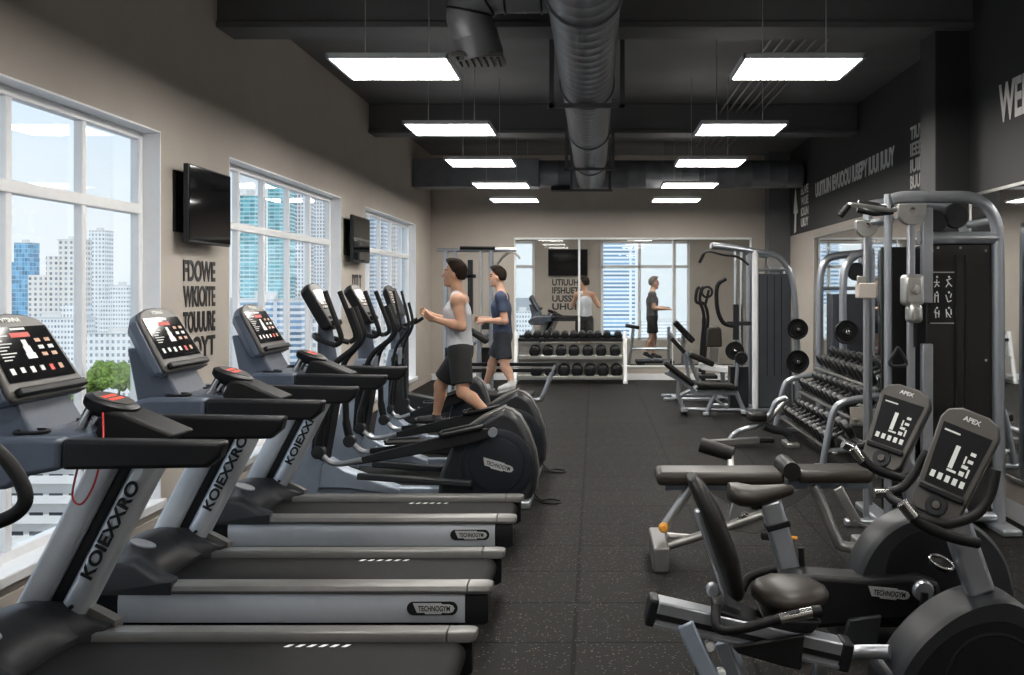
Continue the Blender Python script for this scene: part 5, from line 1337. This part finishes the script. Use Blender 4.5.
def hand_prims(w, d, side, palm_n, s=1., curl=.5):
    """w wrist, d pointing direction, palm_n palm normal, side: thumb side vector"""
    w = Vector(w); d = Vector(d).normalized(); pn = Vector(palm_n); pn = (pn-d*pn.dot(d)).normalized(); th = d.cross(pn)*side
    out = []
    kn = w+d*.085*s
    for k in range(3):
        o = th*(.022-.022*k)*s
        out.append(('c', w+d*.015*s+o*.7, kn+o, .014*s, .0135*s, .016*s))
    L = (.068, .076, .070, .055)
    for k in range(4):
        b = kn+th*(.033-.0215*k)*s-d*.004*s
        d1 = (d*math.cos(curl*.5)+pn*math.sin(curl*.5)).normalized()
        d2 = (d*math.cos(curl*1.2)+pn*math.sin(curl*1.2)).normalized()
        d3 = (d*math.cos(curl*1.9)+pn*math.sin(curl*1.9)).normalized()
        l = L[k]*s
        p1 = b+d1*l*.45; p2 = p1+d2*l*.32; p3 = p2+d3*l*.24
        out += [('c', b, p1, .0095*s, .0088*s, .004), ('c', p1, p2, .0088*s, .008*s, .003), ('c', p2, p3, .008*s, .007*s, .003)]
    tb = w+d*.03*s+th*.025*s
    t1 = tb+(d*.6+th*.7+pn*.3).normalized()*.035*s; t2 = t1+(d*.85+th*.3+pn*.4).normalized()*.03*s
    out += [('c', tb, t1, .014*s, .0105*s, .008), ('c', t1, t2, .0105*s, .0085*s, .003)]
    return [tuple([p[0], tuple(p[1]), tuple(p[2])]+list(p[3:])) for p in out]

def person(loc, label, J, fwd, skin, hairm, shirtm, shortm, shoem, sleeve, vox=.0065, s=1., hair='short', shirt_hem=None, short_hem=None):
    """J: joint dict in metres relative to loc; fwd unit vector the body faces"""
    L = Vector(loc); r = thing('person', loc, label, 'person')
    G = {k: Vector(v)+L for k, v in J.items() if isinstance(v, tuple)}
    fw = Vector(fwd).normalized(); sd = Vector((0, 0, 1)).cross(fw)       # sd: the body's left
    T = tuple
    def lerp(a, b, t): return G[a].lerp(G[b], t)
    hd = G['head']; hf = Vector(J.get('look', fwd)).normalized(); hs = Vector((0, 0, 1)).cross(hf).normalized(); hu = hf.cross(hs)
    Rh = [[hf.x, hs.x, hu.x], [hf.y, hs.y, hu.y], [hf.z, hs.z, hu.z]]
    Rb = [[fw.x, sd.x, 0], [fw.y, sd.y, 0], [0, 0, 1]]
    h = lambda a, b, c: T(hd+(hf*a+hs*b+hu*c)*s)
    pel, chest, neck = G['pelvis'], G['chest'], G['neck']
    prims = [
        ('e', T(pel), (.105*s, .155*s, .12*s), Rb, .0),
        ('e', T(pel.lerp(chest, .45)), (.10*s, .138*s, .15*s), Rb, .05),
        ('e', T(chest), (.118*s, .165*s, .17*s), Rb, .05),
        ('e', T(chest+fw*.05*s+sd*.07*s+Vector((0, 0, .04*s))), (.06*s, .075*s, .06*s), Rb, .03),
        ('e', T(chest+fw*.05*s-sd*.07*s+Vector((0, 0, .04*s))), (.06*s, .075*s, .06*s), Rb, .03),
        ('c', T(G['shl']), T(G['shr']), .06*s, .06*s, .05),
        ('c', T(neck-Vector((0, 0, .04*s))), T(neck.lerp(hd, .62)), .06*s, .052*s, .03),
        ('c', T(neck+Vector((0, 0, .0))), T(G['shl']), .045*s, .05*s, .04), ('c', T(neck), T(G['shr']), .045*s, .05*s, .04)]
    for q in 'lr':
        sh, el, wr = G['sh'+q], G['el'+q], G['wr'+q]
        prims += [('e', T(sh), (.065*s, .062*s, .068*s), None, .03),
                  ('c', T(sh), T(sh.lerp(el, .45)), .055*s, .051*s, .02), ('c', T(sh.lerp(el, .35)), T(el), .050*s, .041*s, .02),
                  ('c', T(el), T(el.lerp(wr, .35)), .040*s, .042*s, .02), ('c', T(el.lerp(wr, .3)), T(wr), .041*s, .026*s, .02)]
        hp, kn, an = G['hip'+q], G['kn'+q], G['an'+q]
        back = -fw
        prims += [('c', T(hp), T(hp.lerp(kn, .5)), .092*s, .078*s, .04), ('c', T(hp.lerp(kn, .4)), T(kn), .080*s, .056*s, .03),
                  ('c', T(kn), T(kn.lerp(an, .3)+back*.012*s), .054*s, .056*s, .025), ('c', T(kn.lerp(an, .3)+back*.014*s), T(an), .056*s, .034*s, .025)]
        to = G['to'+q]
        prims += [('c', T(an), T(an+(to-an)*.1-Vector((0, 0, .03*s))), .036*s, .036*s, .02), ('c', T(an-Vector((0, 0, .045*s))), T(to), .036*s, .026*s, .02)]
        prims += hand_prims(wr, G.get('hd'+q, wr+(wr-el))-wr, J.get('ts'+q, 1), J.get('pn'+q, (0, 0, -1)), s, J.get('curl', .5))
    # head and face
    prims += [('e', h(-.012, 0, .03), (.096*s, .074*s, .098*s), Rh, .02), ('e', h(.028, 0, -.035), (.062*s, .058*s, .082*s), Rh, .03),
              ('e', h(.062, 0, -.098), (.026*s, .03*s, .022*s), Rh, .025),
              ('c', h(.083, 0, .02), h(.107, 0, -.022), .009*s, .0125*s, .01), ('c', h(.082, 0, .035), h(.08, 0, .038), .016*s, .016*s, .02),
              ('c', h(.083, -.018, -.058), h(.083, .018, -.058), .0085*s, .0085*s, .008), ('c', h(.081, -.014, -.07), h(.081, .014, -.07), .0085*s, .0085*s, .008),
              ('e', h(.0, .073, -.005), (.02*s, .01*s, .032*s), Rh, .006), ('e', h(.0, -.073, -.005), (.02*s, .01*s, .032*s), Rh, .006)]
    hdn = np.array(hd); A = np.array([hf, hs, hu])
    def paint(c):
        q = ((c-hdn)@A.T)/s
        m = np.zeros(len(c))
        near = np.linalg.norm(q, axis=1) < .15
        eye = near & (np.abs(np.abs(q[:, 1])-.031) < .014) & (np.abs(q[:, 2]-.012) < .008) & (q[:, 0] > .05)
        brow = near & (np.abs(np.abs(q[:, 1])-.032) < .02) & (np.abs(q[:, 2]-.036) < .006) & (q[:, 0] > .05)
        lip = near & (np.abs(q[:, 1]) < .026) & (np.abs(q[:, 2]+.064) < .012) & (q[:, 0] > .072)
        m[lip] = 1; m[eye] = 2; m[brow] = 3
        return m
    body = sdf_obj('body', prims, vox, [skin, 'lip', 'eye', 'brow'], r, (), paint)
    # hair
    hp_ = [('e', h(-.022, 0, .045), (.098*s, .083*s, .095*s), Rh, 0), ('e', h(.045, .0, .098), (.052*s, .062*s, .033*s), Rh, .03), ('e', h(-.058, 0, .0), (.052*s, .068*s, .065*s), Rh, .03), ('e', h(.02, 0, .125), (.075*s, .062*s, .03*s), Rh, .03)]
    for k in range(7): hp_.append(('e', h(.085-.012*abs(k-3)*.6, (k-3)*.018, .095+.006*(k % 2)), (.022*s, .016*s, .024*s), Rh, .012))
    def cut_face(P):
        q = ((P-hdn)@A.T)/s
        return (np.minimum(.055+.0*q[..., 2]-q[..., 2], (q[..., 0]-.01)*1.0+np.maximum(0, 0*q[..., 2])) )*s
    def cut_low(P):
        q = ((P-hdn)@A.T)/s
        return (-.042-q[..., 2]+np.maximum(0, q[..., 0]+.045)*1.25)*s
    sdf_obj('hair', hp_, vox*.9, [hairm], r, (cut_low,))
    # shirt
    o = .012*s
    sp = [('e', T(pel.lerp(chest, .02)), (.120*s, .168*s, .13*s), Rb, 0.), ('e', T(pel.lerp(chest, .45)), (.118*s, .156*s, .16*s), Rb, .06),
          ('e', T(chest), (.131*s, .178*s, .178*s), Rb, .05),
          ('e', T(chest+fw*.05*s+sd*.07*s+Vector((0, 0, .04*s))), (.07*s, .082*s, .066*s), Rb, .03), ('e', T(chest+fw*.05*s-sd*.07*s+Vector((0, 0, .04*s))), (.07*s, .082*s, .066*s), Rb, .03),
          ('c', T(neck+sd*.085*s-Vector((0, 0, .028*s))), T(neck+sd*.13*s-Vector((0, 0, .055*s))), .058*s, .058*s, .03),
          ('c', T(neck-sd*.085*s-Vector((0, 0, .028*s))), T(neck-sd*.13*s-Vector((0, 0, .055*s))), .058*s, .058*s, .03)]
    if sleeve:
        for q in 'lr':
            sh, el = G['sh'+q], G['el'+q]
            sp += [('e', T(sh), (.077*s, .074*s, .08*s), None, .03), ('c', T(sh), T(sh.lerp(el, .55)), .068*s, .066*s, .03)]
    hem = L.z+shirt_hem; nk = neck
    cuts = [lambda P: hem-P[..., 2], lambda P: (.078*s-np.linalg.norm((P-np.array(nk+fw*.025*s+Vector((0, 0, .02*s)))), axis=-1))]
    if sleeve:
        for q in 'lr':
            sh, el = np.array(G['sh'+q]), np.array(G['el'+q]); ax = (el-sh)/np.linalg.norm(el-sh); Ls = np.linalg.norm(el-sh)
            cuts.append(lambda P, sh=sh, ax=ax, Ls=Ls: np.where(np.linalg.norm(P-(sh+ax*Ls*.85), axis=-1) < Ls*.36, ((P-sh)@ax)-Ls*.62, -1.))
    else:
        for q, sg in (('l', 1), ('r', -1)):
            sh = np.array(G['sh'+q]+sd*sg*.06*s-Vector((0, 0, .04*s)))
            cuts.append(lambda P, sh=sh: .088*s-np.linalg.norm((P-sh)*np.array([1, 1, .75]), axis=-1))
    sdf_obj('shirt', sp, vox, [shirtm], r, cuts)
    # shorts
    hp2 = [('e', T(pel), (.125*s, .172*s, .12*s), Rb, 0.)]
    for q in 'lr':
        hp, kn = G['hip'+q], G['kn'+q]
        hp2 += [('c', T(hp), T(hp.lerp(kn, 1.0)), .108*s, .098*s, .04)]
    top = pel.z+.10*s; 
    cuts = [lambda P: P[..., 2]-top]
    for q in 'lr':
        hp, kn = np.array(G['hip'+q]), np.array(G['kn'+q]); ax = (kn-hp)/np.linalg.norm(kn-hp); Ls = np.linalg.norm(kn-hp); oth = np.array(G['hip'+('r' if q == 'l' else 'l')])
        sgn = 1 if q == 'l' else -1
        cuts.append(lambda P, hp=hp, ax=ax, Ls=Ls, sgn=sgn: np.where(((P-np.array(pel))@np.array(sd))*sgn > 0, ((P-hp)@ax)-Ls*short_hem, -1.))
    sdf_obj('shorts', hp2, vox, [shortm], r, cuts)
    for q in 'lr':
        an, to = G['an'+q], G['to'+q]; d = (to-an-Vector((0, 0, -.045*s))).normalized()
        hl = an-Vector((0, 0, .05*s))
        pr = [('c', T(hl-d*.02*s), T(hl+d*.07*s), .044*s, .043*s, 0.), ('c', T(hl+d*.07*s), T(to+d*.02*s), .044*s, .034*s, .02), ('c', T(an+Vector((0, 0, -.005))), T(hl), .043*s, .044*s, .02)]
        lowz = min(hl.z, to.z)
        so = sdf_obj('shoe', pr, vox, [shoem], r)
        MB().loft([[T(c+Vector((0, 0, -.034*s))+v*k) for v, k in ((sd, w), (-sd, w))]+[T(c+Vector((0, 0, -.052*s))+v*k) for v, k in ((-sd, w), (sd, w))] for c, w in ((hl-d*.055*s, .03*s), (hl-d*.02*s, .042*s), (hl+d*.07*s, .040*s), (to-d*.02*s, .042*s), (to+d*.03*s, .033*s), (to+d*.052*s, .018*s))]).build('sole', 'shoew', so, bevel=.004)
    return r

FW = (-1, 0, 0)
# man in tank top, on the second elliptical (faces -X; near = -Y = his left)
J = dict(pelvis=(0, 0, 1.15), chest=(-.025, 0, 1.46), neck=(-.02, 0, 1.665), head=(-.055, 0, 1.845), look=(-1, 0, .10),
         shl=(.0, -.165, 1.60), shr=(-.01, .165, 1.60), ell=(.045, -.235, 1.365), elr=(-.05, .23, 1.37), wrl=(-.20, -.19, 1.43), wrr=(-.28, .18, 1.455),
         hdl=(-.29, -.175, 1.47), hdr=(-.37, .16, 1.49), pnl=(0, .7, .5), pnr=(0, -.7, .5), tsl=1, tsr=-1, curl=.65,
         hipl=(.01, -.10, 1.10), hipr=(0, .10, 1.10), knl=(.045, -.17, .765), knr=(-.215, .17, .79), anl=(.285, -.225, .575), anr=(-.26, .235, .50),
         tol=(.17, -.255, .485), tor=(-.40, .25, .455))
person((-1.26, 9.35, 0), 'man in a light grey tank top and black shorts striding on an elliptical', J, FW, 'skin1', 'hair1', 'tank', 'shorts', 'shoe', False, .0062, 1., shirt_hem=1.13, short_hem=.80)
J = dict(pelvis=(0.02, 0, 1.13), chest=(.0, 0, 1.45), neck=(-.0, 0, 1.665), head=(-.05, 0, 1.86), look=(-1, 0, -.02),
         shl=(.01, -.175, 1.60), shr=(.01, .175, 1.60), ell=(.07, -.235, 1.31), elr=(.03, .23, 1.31), wrl=(-.18, -.18, 1.315), wrr=(-.24, .17, 1.33),
         hdl=(-.28, -.16, 1.315), hdr=(-.34, .15, 1.335), pnl=(0, .8, -.3), pnr=(0, -.8, -.3), tsl=1, tsr=-1, curl=.75,
         hipl=(.02, -.095, 1.08), hipr=(.02, .095, 1.08), knl=(.06, -.16, .735), knr=(-.13, .16, .76), anl=(.145, -.22, .555), anr=(-.22, .225, .49),
         tol=(.03, -.245, .475), tor=(-.355, .235, .445))
person((-1.19, 12.7, 0), 'dark-haired man in a navy t-shirt and dark shorts farther back on an elliptical', J, FW, 'skin2', 'hair1', 'navy', 'navyshorts', 'shoew', True, .0068, 1., shirt_hem=1.07, short_hem=.72)
# mirror reflections modelled beyond the glazing: a man on the treadmill seen from behind, another facing right
J = dict(pelvis=(0, 0, 1.12), chest=(0, .01, 1.44), neck=(0, .0, 1.65), head=(-.0, .01, 1.84), look=(-.75, .65, 0),
         shl=(-.16, -.06, 1.59), shr=(.16, .06, 1.59), ell=(-.26, .05, 1.36), elr=(.30, .02, 1.36), wrl=(-.24, .2, 1.45), wrr=(.22, .13, 1.56),
         hdl=(-.24, .28, 1.5), hdr=(.16, .17, 1.64), pnl=(1, 0, 0), pnr=(-1, 0, 0), tsl=1, tsr=-1, curl=.5,
         hipl=(-.085, -.03, 1.07), hipr=(.085, .03, 1.07), knl=(-.10, .05, .70), knr=(.10, -.04, .70), anl=(-.11, .0, .36), anr=(.15, -.15, .38),
         tol=(-.17, .1, .29), tor=(.12, -.06, .295))
person((-.22, 20.9, 0), 'reflected man in pale tank top, modelled on the treadmill beyond the glazing, one arm raised', J, (-.45, .89, 0), 'skin1', 'hair1', 'tank', 'shorts', 'shoew', False, .009, 1., shirt_hem=1.06, short_hem=.78)
J = dict(pelvis=(0, 0, 1.12), chest=(0, 0, 1.45), neck=(0, 0, 1.65), head=(.04, 0, 1.84), look=(1, 0, 0),
         shl=(0, .165, 1.60), shr=(0, -.165, 1.60), ell=(.02, .22, 1.32), elr=(.04, -.22, 1.32), wrl=(.25, .17, 1.33), wrr=(.27, -.18, 1.30),
         hdl=(.35, .16, 1.33), hdr=(.37, -.17, 1.30), pnl=(0, -.3, -1), pnr=(0, .3, -1), tsl=-1, tsr=1, curl=.3,
         hipl=(0, .09, 1.07), hipr=(0, -.09, 1.07), knl=(.05, .1, .70), knr=(-.02, -.1, .70), anl=(.04, .1, .36), anr=(-.14, -.1, .40),
         tol=(.16, .1, .29), tor=(-.02, -.1, .30))
person((1.20, 21.0, 0), 'reflected man in dark grey t-shirt, black shorts, modelled beyond glazing, facing right with arms out', J, (1, 0, 0), 'skin2', 'hair2', 'darktee', 'shorts', 'shoe', True, .009, 1., shirt_hem=1.0, short_hem=.75)
r = thing('step_platform', (1.2, 21.0, 0), 'low black step platform under the reflected man in dark grey t-shirt', 'step platform')
MB().bb(.85, 1.65, 20.75, 21.25, .17, .232).build('top', 'black', r, bevel=.015)
for x in (.95, 1.55): MB().bb(x-.08, x+.08, 20.78, 21.22, 0, .17).build('riser', 'darkgrey', r, bevel=.01)
# ------------------------------------------------------------------ city outside
GZ = -45
struct(MB().bb(-5000, -8, -500, 6000, GZ-1, GZ).build('ground', mat('street_ground', (.38, .37, .35), .9, 0, .2, .05)))
F_ = {
 'beige': facade_mat('beige_tower_facade', (.80, .77, .72), (.30, .33, .36), 3.2, 3.1, .48, .52),
 'white': facade_mat('white_tower_facade', (.86, .86, .85), (.34, .38, .42), 2.4, 2.9, .5, .5),
 'fine': facade_mat('fine_white_facade', (.84, .84, .84), (.33, .37, .41), 1.6, 2.6, .55, .45),
 'blue': facade_mat('blue_glass_facade', (.42, .60, .74), (.16, .36, .54), 2.0, 3.0, .9, .88, .3, .1),
 'teal': facade_mat('teal_glass_facade', (.48, .70, .74), (.12, .40, .46), 2.2, 1.6, .92, .62, .3, .1),
 'grid': facade_mat('grid_facade', (.83, .84, .85), (.16, .20, .25), 1.5, 1.9, .5, .62),
 'strip': facade_mat('banded_facade', (.80, .82, .85), (.20, .33, .48), 40, 1.9, .97, .5),
 'apart': facade_mat('apartment_facade', (.82, .80, .77), (.10, .11, .12), 3.0, 2.9, .7, .45),
}
M['tree'] = mat('tree_leaves', (.15, .23, .045), .8, 0, .6, .7, bump=1., bscale=2); M['bark'] = mat('bark', (.10, .07, .05), .9)
M['roofm'] = mat('roof_slab', (.68, .67, .65), .8)
def tower(px0, px1, top_py, D, dep, f, label, steps=None, cap=True, base=None):
    dep *= .35
    x0 = (px0-VPX)*D/FPX; x1 = (px1-VPX)*D/FPX; zt = CAMZ-(top_py-VPY)*D/FPX
    r = thing('building', ((x0+x1)/2, D+dep/2, GZ), label, 'building')
    MB().bb(x0, x1, D, D+dep, GZ, zt).build('wall', F_[f], r)
    if cap:
        MB().bb(x0-.25, x1+.25, D-.25, D+dep+.25, zt, zt+.5).build('roof', 'roofm', r)
        w = (x1-x0)
        MB().bb(x0+w*.3, x0+w*.62, D+dep*.3, D+dep*.6, zt+.5, zt+2.6).build('roof_housing', 'roofm', r)
    for (a, b_, py, dd) in steps or ():
        xa = (a-VPX)*D/FPX; xb = (b_-VPX)*D/FPX; z = CAMZ-(py-VPY)*D/FPX
        MB().bb(xa, xb, D-dd, D+dep*.8, GZ, z).build('wing', F_[f], r)
    return r
tower(14, 29.5, 243, 680, 35, 'blue', 'blue glass tower at the left edge of the first window', [(-30, 13, 262, -2)])
tower(58, 80, 240, 600, 40, 'beige', 'beige stepped tower left of the mullion in the first window', [(47, 60, 256, 1.2), (30, 48, 275, 2)])
tower(89, 105, 231, 690, 35, 'white', 'white slim tower right of the mullion in the first window')
tower(110, 128, 286, 600, 35, 'fine', 'pale low block at the right side of the first window', [(100, 112, 300, 1)])
tower(18, 86, 318, 480, 25, 'fine', 'wide low white block in front of the towers, first window', [(60, 84, 305, -1)])
tower(86, 150, 334, 440, 25, 'white', 'low pale office block above the green trees')
tower(-60, 20, 335, 500, 25, 'beige', 'low beige block at the far left of the first window')
for k, (a, b_, py, D, f, nm) in enumerate(((-120, -85, 240, 640, 'beige', 'beige tower'), (-190, -150, 268, 600, 'blue', 'blue glass tower'), (-330, -270, 230, 680, 'white', 'white tower'), (-480, -400, 280, 560, 'fine', 'pale mid-rise block'), (-640, -560, 250, 700, 'grid', 'gridded tower'),
        (160, 185, 262, 620, 'beige', 'beige tower'), (192, 216, 285, 560, 'white', 'white block'), (430, 460, 255, 640, 'fine', 'pale tower'), (-260, -200, 312, 500, 'apart', 'low apartment block'))):
    tower(a, b_, py, D, 30, f, '%s far outside, beyond the walls beside the photographed windows, number %s from the left' % (nm, 'one two three four five six seven eight nine'.split()[k]) if False else 'distant %s hidden by the wall from here, %s' % (nm, ['left of the first window', 'well left of the first window', 'far left of all windows', 'far left low', 'leftmost of all', 'between first two windows', 'behind the lettered wall', 'beyond the third window', 'left and low'][k]))
# apartment block with balconies, low through the first window
r = thing('building', (-86, 158, GZ), 'white apartment block with dark balconies, low behind the nearest treadmill mast', 'building')
MB().bb(-112, -76, 152, 172, GZ, -21).build('wall', F_['apart'], r)
MB().bb(-112.5, -75.5, 151.5, 172.5, -21, -20.3).build('roof', 'roofm', r)
for k in range(7):
    z = -24.2-k*3.0
    b = MB().bb(-112, -75.4, 150.2, 152, z-.2, z).bb(-112, -75.4, 150.2, 150.3, z, z+1.0).build('balcony', 'roofm', r)
# through the second window
tower(238, 257, 196, 380, 30, 'teal', 'teal glass tower with flat top, left in the second window')
tower(268, 288, 120, 420, 30, 'teal', 'taller teal glass tower in the middle of the second window')
tower(292, 308, 150, 480, 30, 'grid', 'white gridded tower right of the teal ones in the second window')
tower(312, 331, 178, 520, 30, 'grid', 'white gridded tower at the right of the second window')
tower(232, 300, 300, 320, 20, 'strip', 'low banded block at the foot of the teal towers')
tower(296, 345, 318, 360, 25, 'white', 'low white block at the foot of the gridded towers')
# third window
tower(366, 384, 215, 480, 30, 'strip', 'banded blue tower left in the third window')
tower(388, 398, 190, 600, 30, 'fine', 'pale slender tower in the middle of the third window')
tower(402, 420, 228, 640, 30, 'blue', 'blue tower at the right of the third window')
tower(350, 430, 312, 440, 25, 'white', 'low white block across the third window')
# beyond the made-up back room, part of the modelled reflection
tower(603, 635, 225, 480, 35, 'strip', 'tall blue banded tower of the modelled reflection, through the window beyond the glazing')
tower(512, 534, 312, 560, 25, 'fine', 'pale low tower of the modelled reflection, through the narrow window beyond the glazing')
tower(640, 700, 322, 800, 25, 'fine', 'hazy low white block of the modelled reflection, beyond the man in dark grey')

def crown(c, R, n, seed):
    rnd = random.Random(seed); b = MB()
    me = bmesh.new()
    for k in range(n):
        a = rnd.uniform(0, 2*PI); q = rnd.uniform(0, .75)*R; zz = rnd.uniform(-.3, .55)*R
        rr = rnd.uniform(.22, .38)*R
        mtx = Matrix.Translation(Vector(c)+Vector((math.cos(a)*q, math.sin(a)*q, zz)))
        v = bmesh.ops.create_icosphere(me, subdivisions=3, radius=rr, matrix=mtx)['verts']
        ctr = Vector(c)+Vector((math.cos(a)*q, math.sin(a)*q, zz))
        for w in v: w.co = ctr+(w.co-ctr)*rnd.uniform(.78, 1.18)
    m = bpy.data.meshes.new('crown'); me.to_mesh(m); me.free()
    return m
for i, (px, py, R) in enumerate(((85, 376, 7.5), (102, 370, 8.5), (119, 368, 8.0), (137, 374, 8.0), (66, 384, 7.5), (153, 380, 7.5))):
    D = 400
    x = (px-VPX)*D/FPX; z = CAMZ-(py-VPY)*D/FPX-R*.5
    r = thing('tree', (x, D, GZ), '%s green treetop below the towers in the first window' % ['left of centre', 'central', 'right of centre', 'right-hand', 'leftmost', 'rightmost'][i], 'tree', 'street trees')
    m = crown((0, 0, z-GZ), R, 26, i); o = bpy.data.objects.new('crown', m); C.objects.link(o); o.parent = r; m.materials.append(M['tree'])
    MB().tube([(x, D, GZ), (x, D, z)], [.6, .35], 8).build('trunk', 'bark', r)

# ------------------------------------------------------------------ sky, sun, camera
w = bpy.data.worlds.new('sky'); bpy.context.scene.world = w; w.use_nodes = True; nt = w.node_tree
bg = nt.nodes['Background']
tc = nt.nodes.new('ShaderNodeTexCoord'); sp = nt.nodes.new('ShaderNodeSeparateXYZ'); nt.links.new(tc.outputs['Generated'], sp.inputs[0])
rp = nt.nodes.new('ShaderNodeValToRGB')
e = rp.color_ramp.elements; e[0].position = .0; e[0].color = (.60, .65, .70, 1); e[1].position = 1.; e[1].color = (.20, .36, .64, 1)
x = e.new(.05); x.color = (.63, .68, .725, 1); x = e.new(.2); x.color = (.53, .63, .73, 1)
nt.links.new(sp.outputs[2], rp.inputs[0])
nz = nt.nodes.new('ShaderNodeTexNoise'); nz.inputs['Scale'].default_value = 3; nz.inputs['Detail'].default_value = 6
mp = nt.nodes.new('ShaderNodeMapping'); mp.inputs['Scale'].default_value = (1, 1, 3.5)
nt.links.new(tc.outputs['Generated'], mp.inputs[0]); nt.links.new(mp.outputs[0], nz.inputs['Vector'])
cr = nt.nodes.new('ShaderNodeValToRGB'); cr.color_ramp.elements[0].position = .5; cr.color_ramp.elements[1].position = .75
nt.links.new(nz.outputs['Fac'], cr.inputs[0])
mx = nt.nodes.new('ShaderNodeMix'); mx.data_type = 'RGBA'
nt.links.new(cr.outputs[0], mx.inputs[0]); nt.links.new(rp.outputs[0], mx.inputs[6]); mx.inputs[7].default_value = (.67, .70, .73, 1)
nt.links.new(mx.outputs[2], bg.inputs['Color']); bg.inputs['Strength'].default_value = 1.62

sl = bpy.data.lights.new('sun', 'SUN'); sl.energy = 2.6; sl.angle = .02; sl.color = (1, .96, .9)
so = bpy.data.objects.new('sun', sl); C.objects.link(so); so.rotation_euler = Euler((math.radians(38), math.radians(30), 0)); so.location = (20, -20, 40)

cam = bpy.data.cameras.new('camera'); co = bpy.data.objects.new('camera', cam); C.objects.link(co)
co.location = (0, 0, CAMZ); co.rotation_euler = (PI/2, 0, 0)
cam.sensor_width = 36; cam.lens = 36*FPX/1024; cam.shift_x = -(VPX-512)/1024; cam.shift_y = -(337.5-VPY)/1024
cam.clip_end = 9000
sc = bpy.context.scene; sc.camera = co
sc.view_settings.view_transform = 'Standard'; sc.view_settings.look = 'None'; sc.view_settings.gamma = 1; sc.view_settings.exposure = 0
sc.view_settings.use_curve_mapping = False
